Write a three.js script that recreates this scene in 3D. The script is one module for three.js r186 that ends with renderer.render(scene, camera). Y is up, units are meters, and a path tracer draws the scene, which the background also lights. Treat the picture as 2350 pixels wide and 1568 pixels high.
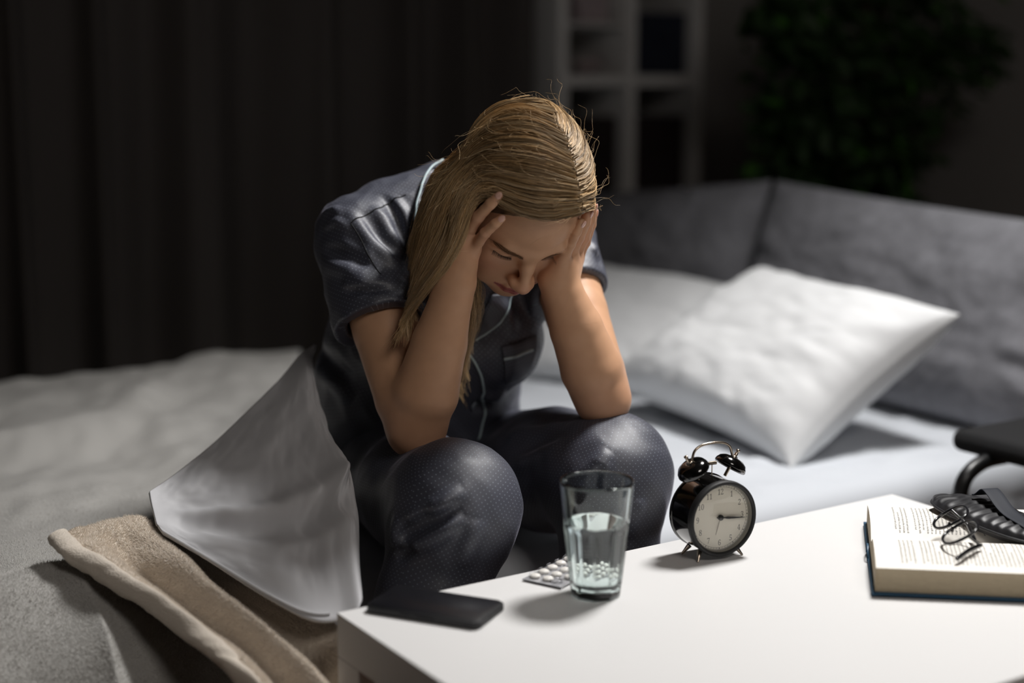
import * as THREE from 'three';
import { RoundedBoxGeometry } from 'three/addons/geometries/RoundedBoxGeometry.js';
import { ImprovedNoise } from 'three/addons/math/ImprovedNoise.js';
import { mergeGeometries, mergeVertices, toCreasedNormals } from 'three/addons/utils/BufferGeometryUtils.js';
import { RectAreaLightUniformsLib } from 'three/addons/lights/RectAreaLightUniformsLib.js';

// ---------------------------------------------------------------- camera, light, exposure
const scene = new THREE.Scene();
scene.background = new THREE.Color(0x000000);
const camera = new THREE.PerspectiveCamera(25.97, 2350 / 1568, 0.05, 30);
camera.position.set(0, 1.047, 0);
camera.rotation.order = 'YXZ';
camera.rotation.set(-10 * Math.PI / 180, -33 * Math.PI / 180, 0);
camera.focus = 1.93;
camera.userData.fStop = 1.4;

const renderer = new THREE.WebGLRenderer({ antialias: true });
renderer.shadowMap.enabled = true;
renderer.toneMapping = THREE.LinearToneMapping;
renderer.toneMappingExposure = 1.04;

RectAreaLightUniformsLib.init();
// an unseen lamp over the head half of the bed gives most light, an unseen panel behind the camera the rest
const UNSEEN_PENDANT = { at: [2.0, 2.38, -1.5], to: [1.42, 0.45, -1.52], radius: 0.22 };
const key = new THREE.SpotLight(0xfffdfb, 16.8, 0, 52 * Math.PI / 180, 1, 2);
key.position.set(...UNSEEN_PENDANT.at); key.target.position.set(...UNSEEN_PENDANT.to); key.castShadow = true;
key.shadow.radius = UNSEEN_PENDANT.radius / 0.02; key.shadow.mapSize.set(2048, 2048);
scene.add(key, key.target);
const UNSEEN_PANEL = { at: [0.75, 2.5, 0.55], to: [1.1, 0.6, -1.5], w: 0.8, d: 0.8 };
const fill = new THREE.RectAreaLight(0xfff7f0, 8.6, UNSEEN_PANEL.w, UNSEEN_PANEL.d);
fill.position.set(...UNSEEN_PANEL.at); fill.lookAt(...UNSEEN_PANEL.to); scene.add(fill);
// ---------------------------------------------------------------- helpers
const V = (a) => new THREE.Vector3(a[0], a[1], a[2]);
let seedState = 12345;
const rnd = () => { seedState = (seedState + 0x6d2b79f5) | 0; let t = Math.imul(seedState ^ (seedState >>> 15), 1 | seedState); t = (t + Math.imul(t ^ (t >>> 7), 61 | t)) ^ t; return ((t ^ (t >>> 14)) >>> 0) / 4294967296; };
const reseed = (n) => { seedState = n; };
const rr = (a, b) => a + (b - a) * rnd();
const gauss = () => rnd() + rnd() + rnd() - 1.5;
const clamp = (x, a, b) => (x < a ? a : x > b ? b : x);
const lerp = (a, b, t) => a + (b - a) * t;
const smooth = (a, b, x) => { const t = clamp((x - a) / (b - a), 0, 1); return t * t * (3 - 2 * t); };
const add = (a, b) => [a[0] + b[0], a[1] + b[1], a[2] + b[2]];
const sub = (a, b) => [a[0] - b[0], a[1] - b[1], a[2] - b[2]];
const mul = (a, s) => [a[0] * s, a[1] * s, a[2] * s];
const mad = (a, b, s) => [a[0] + b[0] * s, a[1] + b[1] * s, a[2] + b[2] * s];
const mix3 = (a, b, t) => [lerp(a[0], b[0], t), lerp(a[1], b[1], t), lerp(a[2], b[2], t)];
const dot = (a, b) => a[0] * b[0] + a[1] * b[1] + a[2] * b[2];
const cross = (a, b) => [a[1] * b[2] - a[2] * b[1], a[2] * b[0] - a[0] * b[2], a[0] * b[1] - a[1] * b[0]];
const len = (a) => Math.hypot(a[0], a[1], a[2]);
const norm = (a) => mul(a, 1 / (len(a) || 1));
const dist = (a, b) => len(sub(a, b));

const nz = new ImprovedNoise();
const noise = (x, y, z) => nz.noise(x, y, z);
const fbm = (x, y, z, o = 3) => { let s = 0, a = 1; for (let i = 0; i < o; i++) { s += a * nz.noise(x, y, z); x = x * 2.03 + 7.1; y = y * 2.03 + 3.7; z = z * 2.03 + 1.3; a *= 0.5; } return s; };

const used = new Map();
function numbered(name) { const n = used.get(name) ?? 0; used.set(name, n + 1); return n ? `${name}_${String(n).padStart(3, '0')}` : name; }
function thing(name, label, category, pos = [0, 0, 0], turn = 0, group) {
  const o = new THREE.Group();
  o.name = numbered(name); o.position.set(...pos); o.rotation.y = turn;
  o.userData = { label, category }; if (group) o.userData.group = group;
  scene.add(o);
  return o;
}
function mesh(name, geometry, material, parent) {
  const m = new THREE.Mesh(geometry, material);
  m.name = parent === scene ? numbered(name) : name; m.castShadow = m.receiveShadow = true;
  parent.add(m);
  return m;
}
function part(name, geometry, material, parent, label) { const m = mesh(name, geometry, material, parent); if (label) m.userData.label = label; return m; }
function struct(name, geometry, material, label, category = 'room') { const m = mesh(name, geometry, material, scene); m.userData = { kind: 'structure', label, category }; return m; }
const merge = (list) => mergeGeometries(list.map((g) => { const h = g.index ? g : mergeVertices(g); for (const k of Object.keys(h.attributes)) if (!['position', 'normal', 'uv'].includes(k)) h.deleteAttribute(k); return h; }));
const moved = (g, x, y, z) => g.translate(x, y, z);
function slab(w, h, d, x, y, z, r = 0.004, seg = 2) { return new RoundedBoxGeometry(w, h, d, seg, Math.min(r, w / 2.01, h / 2.01, d / 2.01)).translate(x, y, z); }
function lathe(profile, seg = 48) { return new THREE.LatheGeometry(profile.map((p) => new THREE.Vector2(p[0], p[1])), seg); }
function rod(a, b, r, seg = 10, r2 = r) {
  const A = V(a), B = V(b), g = new THREE.CylinderGeometry(r2, r, A.distanceTo(B), seg);
  g.applyQuaternion(new THREE.Quaternion().setFromUnitVectors(new THREE.Vector3(0, 1, 0), B.clone().sub(A).normalize()));
  return g.translate((a[0] + b[0]) / 2, (a[1] + b[1]) / 2, (a[2] + b[2]) / 2);
}
function tube(points, r, seg = 40, around = 8, closed = false) { return new THREE.TubeGeometry(new THREE.CatmullRomCurve3(points.map(V), closed), seg, r, around, closed); }
// A grid of points f(u, v) -> [x, y, z], uv in metres when lu, lv are the lengths
function sheet(f, nu, nv, lu = 1, lv = 1, flip = false) {
  const p = [], uv = [], idx = [];
  for (let j = 0; j <= nv; j++) for (let i = 0; i <= nu; i++) { const u = i / nu, v = j / nv; p.push(...f(u, v)); uv.push(u * lu, v * lv); }
  const w = nu + 1;
  for (let j = 0; j < nv; j++) for (let i = 0; i < nu; i++) { const a = j * w + i, b = a + 1, c = a + w, d = c + 1; if (flip) idx.push(a, c, b, b, c, d); else idx.push(a, b, c, b, d, c); }
  const g = new THREE.BufferGeometry();
  g.setAttribute('position', new THREE.Float32BufferAttribute(p, 3)); g.setAttribute('uv', new THREE.Float32BufferAttribute(uv, 2)); g.setIndex(idx);
  g.computeVertexNormals();
  return g;
}
// The same grid with a thickness: a front, a back and a rounded rim
function thickSheet(f, nu, nv, t, lu = 1, lv = 1, flip = false) {
  const front = sheet(f, nu, nv, lu, lv, flip), n = front.attributes.normal, p = front.attributes.position, w = nu + 1, back = [], P = [], U = [], I = [...front.index.array];
  const N = p.count;
  for (let i = 0; i < N; i++) { P.push(p.getX(i), p.getY(i), p.getZ(i)); U.push(front.attributes.uv.getX(i), front.attributes.uv.getY(i)); }
  for (let i = 0; i < N; i++) { P.push(p.getX(i) - n.getX(i) * t, p.getY(i) - n.getY(i) * t, p.getZ(i) - n.getZ(i) * t); U.push(front.attributes.uv.getX(i), front.attributes.uv.getY(i)); }
  for (let k = 0; k < front.index.count; k += 3) I.push(I[k] + N, I[k + 2] + N, I[k + 1] + N);
  const loop = [];
  for (let i = 0; i < nu; i++) loop.push(i);
  for (let j = 0; j < nv; j++) loop.push(j * w + nu);
  for (let i = nu; i > 0; i--) loop.push(nv * w + i);
  for (let j = nv; j > 0; j--) loop.push(j * w);
  for (let k = 0; k < loop.length; k++) { const a = loop[k], b = loop[(k + 1) % loop.length]; if (flip) I.push(a, b, a + N, b, b + N, a + N); else I.push(a, a + N, b, b, a + N, b + N); }
  const g = new THREE.BufferGeometry();
  g.setAttribute('position', new THREE.Float32BufferAttribute(P, 3)); g.setAttribute('uv', new THREE.Float32BufferAttribute(U, 2)); g.setIndex(I);
  g.computeVertexNormals();
  return g;
}
// Catmull-Rom surface through a net of points rows[j][i]
function net(rows) {
  const cr = (a, b, c, d, t) => 0.5 * (2 * b + (c - a) * t + (2 * a - 5 * b + 4 * c - d) * t * t + (3 * b - a - 3 * c + d) * t * t * t);
  const along = (list, t) => {
    const n = list.length - 1, s = clamp(t * n, 0, n), i = Math.min(Math.floor(s), n - 1), q = s - i, at = (k) => (k < 0 ? add(list[0], sub(list[0], list[1])) : k > n ? add(list[n], sub(list[n], list[n - 1])) : list[k]);
    const A = at(i - 1), B = at(i), C = at(i + 1), D = at(i + 2);
    return [0, 1, 2].map((c) => cr(A[c], B[c], C[c], D[c], q));
  };
  return (u, v) => along(rows.map((r) => along(r, u)), v);
}
// A texture computed pixel by pixel; f(x, y) in 0..1 -> grey or [r, g, b] in 0..255
function texture(w, h, f, srgb = false, repeat) {
  const data = new Uint8Array(w * h * 4);
  for (let y = 0; y < h; y++) for (let x = 0; x < w; x++) { const c = f(x / w, y / h, x, y), o = (y * w + x) * 4; if (c.length) { data[o] = c[0]; data[o + 1] = c[1]; data[o + 2] = c[2]; } else data[o] = data[o + 1] = data[o + 2] = c; data[o + 3] = 255; }
  const t = new THREE.DataTexture(data, w, h);
  t.magFilter = THREE.LinearFilter; t.minFilter = THREE.LinearMipmapLinearFilter; t.generateMipmaps = true; t.wrapS = t.wrapT = THREE.RepeatWrapping;
  if (srgb) t.colorSpace = THREE.SRGBColorSpace;
  if (repeat) t.repeat.set(repeat[0], repeat[1]);
  t.needsUpdate = true;
  return t;
}
const tiled = (x, y, n, s) => { const a = x * Math.PI * 2, b = y * Math.PI * 2, r = n / (Math.PI * 2); return fbm(Math.cos(a) * r + s, Math.sin(a) * r + Math.cos(b) * r * 0.9, Math.sin(b) * r * 0.9 + s * 0.3, 4); };

// ---------------------------------------------------------------- soft bodies: signed distance fields joined by a smooth minimum and meshed by surface nets
const smin = (a, b, k) => { const h = k - Math.abs(a - b); return h > 0 ? Math.min(a, b) - (h * h) / (4 * k) : Math.min(a, b); };
function cone(a, ra, b, rb, k = 0.01, op = 'u') {
  const ab = sub(b, a), L = dot(ab, ab) || 1e-9, dr = rb - ra, [ax, ay, az] = a, [bx, by, bz] = ab;
  return { op, k, c: mix3(a, b, 0.5), r: Math.sqrt(L) / 2 + Math.max(ra, rb), f: (x, y, z) => { const px = x - ax, py = y - ay, pz = z - az, t = clamp((px * bx + py * by + pz * bz) / L, 0, 1), dx = px - bx * t, dy = py - by * t, dz = pz - bz * t; return Math.sqrt(dx * dx + dy * dy + dz * dz) - ra - dr * t; } };
}
// a cone whose section is squeezed by q along the direction s
function flatCone(a, ra, b, rb, s, q, k = 0.01, op = 'u') {
  const ab = sub(b, a), L = dot(ab, ab) || 1e-9, dr = rb - ra; s = norm(s);
  return { op, k, c: mix3(a, b, 0.5), r: Math.sqrt(L) / 2 + Math.max(ra, rb), f: (x, y, z) => { const px = x - a[0], py = y - a[1], pz = z - a[2], t = clamp((px * ab[0] + py * ab[1] + pz * ab[2]) / L, 0, 1); let dx = px - ab[0] * t, dy = py - ab[1] * t, dz = pz - ab[2] * t; const e = (dx * s[0] + dy * s[1] + dz * s[2]) * (1 / q - 1); dx += s[0] * e; dy += s[1] * e; dz += s[2] * e; const w = Math.sqrt(dx * dx + dy * dy + dz * dz), R = ra + dr * t; return (w - R) * (0.5 + 0.5 * q); } };
}
function ball(c, r, k = 0.01, op = 'u') { return { op, k, c, r, f: (x, y, z) => Math.hypot(x - c[0], y - c[1], z - c[2]) - r }; }
function egg(c, r, axes, k = 0.01, op = 'u') {
  const [X, Y, Z] = axes;
  return { op, k, c, r: Math.max(...r), f: (x, y, z) => { const p = [x - c[0], y - c[1], z - c[2]], a = dot(p, X) / r[0], b = dot(p, Y) / r[1], d = dot(p, Z) / r[2], k0 = Math.sqrt(a * a + b * b + d * d), k1 = Math.sqrt((a / r[0]) ** 2 + (b / r[1]) ** 2 + (d / r[2]) ** 2); return k1 < 1e-9 ? -Math.min(...r) : (k0 * (k0 - 1)) / k1; } };
}
function chain(points, radii, k = 0.01) { const o = []; for (let i = 0; i + 1 < points.length; i++) o.push(cone(points[i], radii[i], points[i + 1], radii[i + 1], i ? 0.004 : k)); return o; }
function evalList(list, x, y, z, bump) {
  let d = 1e3;
  for (let i = 0; i < list.length; i++) { const p = list[i], e = p.f(x, y, z); if (p.op === 'u') d = smin(d, e, p.k); else if (p.op === 's') d = -smin(-d, e, p.k); else d = -smin(-d, -e, p.k); }
  return bump ? d + bump(x, y, z, d) : d;
}
const near = (list, x, y, z, reach) => list.filter((p) => p.op === 'i' || Math.hypot(x - p.c[0], y - p.c[1], z - p.c[2]) - p.r < reach);
function gradOf(list, x, y, z, bump, h = 0.0012) {
  const g = [evalList(list, x + h, y, z, bump) - evalList(list, x - h, y, z, bump), evalList(list, x, y + h, z, bump) - evalList(list, x, y - h, z, bump), evalList(list, x, y, z + h, bump) - evalList(list, x, y, z - h, bump)];
  return norm(g);
}
// lo, hi: the box; cell: its grid; skip(x, y, z): cells left to another grid. Returns { P, N, I } arrays
function surfaceNets(list, lo, hi, cell, bump, skip) {
  const B = 8, nb = [0, 1, 2].map((c) => Math.ceil((hi[c] - lo[c]) / cell / B)), n = nb.map((b) => b * B + 1), nx = n[0], nxy = n[0] * n[1], F = new Float32Array(nx * n[1] * n[2]).fill(1e3);
  const half = (B * cell) / 2, reach = half * 1.74, blocks = [], normalsFrom = new Map();
  for (let bz = 0; bz < nb[2]; bz++) for (let by = 0; by < nb[1]; by++) for (let bx = 0; bx < nb[0]; bx++) {
    const cx = lo[0] + (bx * B) * cell + half, cy = lo[1] + (by * B) * cell + half, cz = lo[2] + (bz * B) * cell + half;
    const few = near(list, cx, cy, cz, reach * 2.2 + 0.03);
    if (!few.length) continue;
    const d = evalList(few, cx, cy, cz, null);
    if (Math.abs(d) > reach * 1.9 + 0.012) { if (d < 0) for (let k = 0; k <= B; k++) for (let j = 0; j <= B; j++) for (let i = 0; i <= B; i++) { const o = (bz * B + k) * nxy + (by * B + j) * nx + bx * B + i; if (F[o] === 1e3) F[o] = -1; } continue; }
    blocks.push([bx, by, bz, few]);
    for (let k = 0; k <= B; k++) for (let j = 0; j <= B; j++) for (let i = 0; i <= B; i++) F[(bz * B + k) * nxy + (by * B + j) * nx + bx * B + i] = evalList(few, lo[0] + (bx * B + i) * cell, lo[1] + (by * B + j) * cell, lo[2] + (bz * B + k) * cell, bump);
  }
  const vert = new Int32Array(F.length).fill(-1), P = [], N = [], I = [];
  const E = [[0, 1], [2, 3], [4, 5], [6, 7], [0, 2], [1, 3], [4, 6], [5, 7], [0, 4], [1, 5], [2, 6], [3, 7]];
  const off = [0, 1, nx, nx + 1, nxy, nxy + 1, nxy + nx, nxy + nx + 1];
  for (const [bx, by, bz, few] of blocks) for (let k = 0; k < B; k++) for (let j = 0; j < B; j++) for (let i = 0; i < B; i++) {
    const ix = bx * B + i, iy = by * B + j, iz = bz * B + k, o = iz * nxy + iy * nx + ix;
    let mask = 0; for (let c = 0; c < 8; c++) if (F[o + off[c]] < 0) mask |= 1 << c;
    if (mask === 0 || mask === 255) continue;
    let sx = 0, sy = 0, sz = 0, m = 0;
    for (const [a, b] of E) if (((mask >> a) & 1) !== ((mask >> b) & 1)) { const fa = F[o + off[a]], fb = F[o + off[b]], t = fa / (fa - fb); sx += lerp(a & 1, b & 1, t); sy += lerp((a >> 1) & 1, (b >> 1) & 1, t); sz += lerp(a >> 2, b >> 2, t); m++; }
    const x = lo[0] + (ix + sx / m) * cell, y = lo[1] + (iy + sy / m) * cell, z = lo[2] + (iz + sz / m) * cell;
    if (skip && skip(x, y, z)) continue;
    vert[o] = P.length / 3; P.push(x, y, z); N.push(...gradOf(few, x, y, z, bump, cell * 0.6));
  }
  const quad = (a, b, c, d, flip) => { if (a < 0 || b < 0 || c < 0 || d < 0) return; if (flip) I.push(a, c, b, a, d, c); else I.push(a, b, c, a, c, d); };
  for (const [bx, by, bz] of blocks) for (let k = 0; k < B; k++) for (let j = 0; j < B; j++) for (let i = 0; i < B; i++) {
    const ix = bx * B + i, iy = by * B + j, iz = bz * B + k, o = iz * nxy + iy * nx + ix, s = F[o] < 0;
    if (iy && iz && s !== F[o + 1] < 0) quad(vert[o - nx - nxy], vert[o - nxy], vert[o], vert[o - nx], !s);
    if (ix && iz && s !== F[o + nx] < 0) quad(vert[o - nxy - 1], vert[o - 1], vert[o], vert[o - nxy], !s);
    if (ix && iy && s !== F[o + nxy] < 0) quad(vert[o - 1 - nx], vert[o - nx], vert[o], vert[o - 1], !s);
  }
  return { P, N, I };
}
function netGeometry(parts, paint, uvOf) {
  const P = [], N = [], I = []; for (const q of parts) { const b = P.length / 3; for (const v of q.P) P.push(v); for (const v of q.N) N.push(v); for (const i of q.I) I.push(i + b); }
  let g = new THREE.BufferGeometry();
  g.setAttribute('position', new THREE.Float32BufferAttribute(P, 3)); g.setAttribute('normal', new THREE.Float32BufferAttribute(N, 3)); g.setIndex(I);
  if (paint) { const C = []; for (let i = 0; i < P.length; i += 3) C.push(...paint(P[i], P[i + 1], P[i + 2], N[i], N[i + 1], N[i + 2])); g.setAttribute('color', new THREE.Float32BufferAttribute(C, 3)); }
  if (uvOf) {
    g = g.toNonIndexed(); const p = g.attributes.position, n = g.attributes.normal, U = new Float32Array(p.count * 2);
    for (let t = 0; t < p.count; t += 3) {
      const c = [0, 0, 0], m = [0, 0, 0]; for (let k = 0; k < 3; k++) { c[0] += p.getX(t + k) / 3; c[1] += p.getY(t + k) / 3; c[2] += p.getZ(t + k) / 3; m[0] += n.getX(t + k); m[1] += n.getY(t + k); m[2] += n.getZ(t + k); }
      const chart = uvOf(c, m);
      for (let k = 0; k < 3; k++) { const q = chart([p.getX(t + k), p.getY(t + k), p.getZ(t + k)]); U[(t + k) * 2] = q[0]; U[(t + k) * 2 + 1] = q[1]; }
    }
    g.setAttribute('uv', new THREE.BufferAttribute(U, 2));
  }
  return g;
}
// moves p onto the surface of the field, then lift outward
function snap(list, p, lift = 0, bump) { for (let i = 0; i < 8; i++) { const d = evalList(list, p[0], p[1], p[2], bump) - lift; p = mad(p, gradOf(list, p[0], p[1], p[2], bump, 0.002), -d * 0.9); } return p; }
// ---------------------------------------------------------------- textures and materials
const weaveBump = texture(256, 256, (x, y, i, j) => 118 + 60 * Math.sin(i * Math.PI / 2) * Math.sin(j * Math.PI / 2) + 50 * (rnd() - 0.5));
const heather = texture(512, 512, (x, y) => { const a = tiled(x, y, 10, 2), s = 175 + 14 * a + 80 * (rnd() - 0.5); return [s, s, s]; }, true);
const fleeceBump = texture(512, 512, () => 128 + 200 * (rnd() - 0.5));
const paperGrain = texture(256, 256, (x, y) => 128 + 60 * (rnd() - 0.5));
const skinBump = texture(512, 512, (x, y) => 128 + 60 * tiled(x, y, 50, 8) + 40 * (rnd() - 0.5));
const rep = (t, a, b = a) => { const c = t.clone(); c.repeat.set(a, b); c.needsUpdate = true; return c; };
const std = (o) => new THREE.MeshPhysicalMaterial(o);
const M = {
  wall: std({ color: 0x918e8b, roughness: 0.9 }),
  ceiling: std({ color: 0x8a8783, roughness: 0.95 }),
  floor: std({ color: 0x5a4332, roughness: 0.6, bumpMap: rep(paperGrain, 3), bumpScale: 0.0004 }),
  curtain: std({ color: 0x3f3a37, roughness: 0.85, bumpMap: rep(weaveBump, 8), bumpScale: 0.0005 }),
  shelf: std({ color: 0xcfcdca, roughness: 0.5 }),
  sheet: std({ color: 0xc8ccd2, roughness: 0.8, bumpMap: rep(weaveBump, 10), bumpScale: 0.0002 }),
  duvet: std({ color: 0xd9d9dc, roughness: 0.75, bumpMap: rep(weaveBump, 10), bumpScale: 0.0002 }),
  pillow: std({ color: 0xd8d9da, roughness: 0.75, bumpMap: rep(weaveBump, 10), bumpScale: 0.0002 }),
  pileGrey: std({ color: 0xe9e7e3, roughness: 0.9, transmission: 0.3, thickness: 0 }),
  pileBeige: std({ color: 0xfff6ea, roughness: 0.9, transmission: 0.3, thickness: 0 }),
  fleece: std({ color: 0xb4b2ae, roughness: 1, sheen: 0.6, sheenColor: new THREE.Color(0.9, 0.88, 0.85), sheenRoughness: 0.6, bumpMap: rep(fleeceBump, 2.2), bumpScale: 0.0012 }),
  fleeceBeige: std({ color: 0xdfd4c6, roughness: 1, sheen: 0.6, sheenColor: new THREE.Color(0.95, 0.9, 0.8), sheenRoughness: 0.6, bumpMap: rep(fleeceBump, 2.2), bumpScale: 0.0012 }),
  greyFabric: std({ color: 0xb2b2b9, roughness: 0.95, map: rep(heather, 3), bumpMap: rep(weaveBump, 6), bumpScale: 0.0008 }),
  tableWhite: std({ color: 0xe6e5e4, roughness: 0.42 }),
  black: std({ color: 0x0c0c0d, roughness: 0.35 }),
  blackGloss: std({ color: 0x060606, roughness: 0.13, clearcoat: 0.6, clearcoatRoughness: 0.06 }),
  blackMatt: std({ color: 0x151516, roughness: 0.6 }),
  chrome: std({ color: 0xb9ac9d, roughness: 0.24, metalness: 1 }),
  navy: std({ color: 0x1d2c40, roughness: 0.55 }),
  leaf: std({ color: 0x36601a, roughness: 0.55 }),
  leafDark: std({ color: 0x1c3510, roughness: 0.6 }),
  bark: std({ color: 0x3a2d20, roughness: 0.9 }),
};

// ---------------------------------------------------------------- the room
const X0 = -2.2, X1 = 3.6, Z0 = -4.0, Z1 = 1.7, TOP = 2.6;
const box = (x0, x1, y0, y1, z0, z1) => new THREE.BoxGeometry(x1 - x0, y1 - y0, z1 - z0).translate((x0 + x1) / 2, (y0 + y1) / 2, (z0 + z1) / 2);
struct('floor', box(X0, X1, -0.1, 0, Z0, Z1), M.floor, 'brown floor under the white table and the bed', 'floor');
struct('ceiling', box(X0 - 0.12, X1 + 0.12, TOP, TOP + 0.1, Z0 - 0.12, Z1 + 0.12), M.ceiling, 'plain ceiling of the dark bedroom', 'ceiling');
struct('wall_left', box(X0 - 0.12, X0, -0.1, TOP, Z0 - 0.12, Z1 + 0.12), M.wall, 'plain wall beyond the foot of the bed', 'wall');
struct('wall_right', box(X1, X1 + 0.12, -0.1, TOP, Z0 - 0.12, Z1 + 0.12), M.wall, 'dim grey wall behind the shelf and the plant', 'wall');
struct('wall_back', box(X0, X1, -0.1, TOP, Z0 - 0.12, Z0), M.wall, 'wall hidden behind the long dark curtain', 'wall');
struct('wall_front', box(X0, X1, -0.1, TOP, Z1, Z1 + 0.12), M.wall, 'plain wall opposite the curtain', 'wall');

{ // curtain
  reseed(5);
  const f = (u, v) => {
    const x = lerp(-2.15, 2.495, u), y = lerp(2.5, 0.02, v);
    const ph = x * 27 + 1.6 * Math.sin(x * 2.1) + 1.1 * Math.sin(x * 5.3 + 1), a = 0.062 + 0.02 * Math.sin(x * 3.7 + 0.5);
    return [x + 0.02 * Math.cos(ph), y, -3.66 + a * Math.sin(ph) * (0.75 + 0.25 * v) + 0.012 * Math.sin(ph * 2.3 + v * 3)];
  };
  const c = thing('curtain', 'long dark brown curtain hanging in deep folds behind the bed', 'curtain');
  part('drape', thickSheet(f, 420, 14, 0.004, 4.8, 2.5), M.curtain, c);
  part('curtain_rod', rod([-2.15, 2.53, -3.66], [2.51, 2.53, -3.66], 0.012), M.black, c);
}

// shelf against the back wall, right of the curtain
{
  const s = thing('bookshelf', 'white open shelf of tall cells standing between the dark curtain and the plant', 'shelf');
  const zf = -3.62, zb = -3.97, xs = [2.532, 2.785, 3.045], t = 0.034, ys = [0.03, 0.335, 0.69, 1.046, 1.40, 1.755];
  const bx = (x0, x1, y0, y1, z0, z1) => slab(x1 - x0, y1 - y0, Math.abs(z1 - z0), (x0 + x1) / 2, (y0 + y1) / 2, (z0 + z1) / 2, 0.003);
  xs.forEach((x, i) => part(i === 1 ? 'divider' : 'side_panel', bx(x - t / 2, x + t / 2, 0, 1.77, zb, zf), M.shelf, s));
  ys.forEach((y) => { for (let c = 0; c < 2; c++) part('shelf_board', bx(xs[c] + t / 2, xs[c + 1] - t / 2, y - t / 2, y + t / 2, zb, zf), M.shelf, s); });
  part('back_panel', bx(xs[0], xs[2], 0.02, 1.75, zb - 0.008, zb), M.shelf, s);
  part('inner_shelf', bx(xs[0] + t / 2, xs[1] - t / 2, 1.205, 1.217, zb, zf - 0.02), M.shelf, s);
  const bxM = (c) => std({ color: c, roughness: 0.8 });
  const store = (name, label, cat, x0, x1, y0, y1, z, col, d = 0.26) => {
    const b = thing(name, label, cat, [(x0 + x1) / 2, y0, z]), w = x1 - x0, h = y1 - y0, m = bxM(col);
    part('box_body', merge([slab(w, h, 0.008, 0, h / 2, 0), slab(w, h, 0.008, 0, h / 2, -d), slab(0.008, h, d, -w / 2 + 0.004, h / 2, -d / 2), slab(0.008, h, d, w / 2 - 0.004, h / 2, -d / 2), slab(w, 0.008, d, 0, 0.004, -d / 2)]), m, b);
    part('lid', slab(w + 0.004, 0.022, d + 0.004, 0, h - 0.009, -d / 2, 0.004), m, b);
    part('handle', tube([[-0.03, h * 0.62, 0.004], [-0.024, h * 0.62 - 0.012, 0.014], [0.024, h * 0.62 - 0.012, 0.014], [0.03, h * 0.62, 0.004]], 0.004, 20, 6), m, b);
  };
  store('storage_box', 'dark navy storage box in the upper right cell of the white shelf', 'box', 2.812, 3.02, 1.064, 1.25, -3.66, 0x141a2c);
  store('storage_box', 'dark storage box in the lower right cell of the white shelf', 'box', 2.815, 3.02, 0.708, 0.935, -3.66, 0x1d0f10);
  store('storage_box', 'narrow dark storage box in the lower left cell of the white shelf', 'box', 2.615, 2.755, 0.708, 0.935, -3.66, 0x1e1212);
  store('storage_box', 'small pale box in the upper left cell of the white shelf', 'box', 2.64, 2.75, 1.218, 1.36, -3.70, 0xa79a9c, 0.18);
  const bowl = thing('bowl', 'small pale bowl on the middle board of the white shelf', 'bowl', [2.70, 1.064, -3.74]);
  part('bowl_body', lathe([[0, 0.004], [0.022, 0], [0.026, 0.004], [0.05, 0.03], [0.055, 0.045], [0.052, 0.045], [0.046, 0.03], [0.022, 0.008], [0, 0.007]], 36), bxM(0xa89a9a), bowl);
}
// ---------------------------------------------------------------- unseen lamps, out of view above the bed and behind the camera
{
  const t = thing('unseen_pendant_lamp', 'unseen round black pendant lamp out of view above the bed, placed to light the table, pillow and woman', 'lamp'), dir = norm(sub(UNSEEN_PENDANT.to, UNSEEN_PENDANT.at)), q = new THREE.Quaternion().setFromUnitVectors(new THREE.Vector3(0, -1, 0), V(dir)), put = (g) => g.applyQuaternion(q).translate(...UNSEEN_PENDANT.at);
  part('diffuser', put(lathe([[0, 0.012], [0.2, 0.012], [UNSEEN_PENDANT.radius, 0.016], [0.2, 0.022], [0, 0.022]], 48).translate(0, 0.006, 0)), std({ color: 0xffffff, emissive: new THREE.Color(1, 0.97, 0.92), emissiveIntensity: 0.6 }), t);
  part('shade', put(lathe([[0.235, 0.0], [0.24, 0.0], [0.242, 0.05], [0.15, 0.1], [0.04, 0.13], [0, 0.132], [0, 0.126], [0.04, 0.124], [0.145, 0.095], [0.235, 0.047], [0.235, 0]], 48)), M.black, t);
  part('cord', rod(mad(UNSEEN_PENDANT.at, dir, -0.125), [mad(UNSEEN_PENDANT.at, dir, -0.125)[0], TOP, mad(UNSEEN_PENDANT.at, dir, -0.125)[2]], 0.005), M.black, t);
  const c = thing('unseen_ceiling_light', 'unseen weak square ceiling panel behind the camera, placed to light the woman and clock from the front', 'lamp'), d2 = norm(sub(UNSEEN_PANEL.to, UNSEEN_PANEL.at)), q2 = new THREE.Quaternion().setFromUnitVectors(new THREE.Vector3(0, -1, 0), V(d2)), at2 = mad(UNSEEN_PANEL.at, d2, -0.012), put2 = (g) => g.applyQuaternion(q2).translate(...at2);
  part('diffuser', put2(new RoundedBoxGeometry(UNSEEN_PANEL.w, 0.012, UNSEEN_PANEL.d, 2, 0.004)), std({ color: 0xffffff, emissive: new THREE.Color(1, 0.95, 0.88), emissiveIntensity: 0.3 }), c);
  part('housing', put2(slab(UNSEEN_PANEL.w + 0.03, 0.03, UNSEEN_PANEL.d + 0.03, 0, 0.022, 0)), M.black, c);
}
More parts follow.
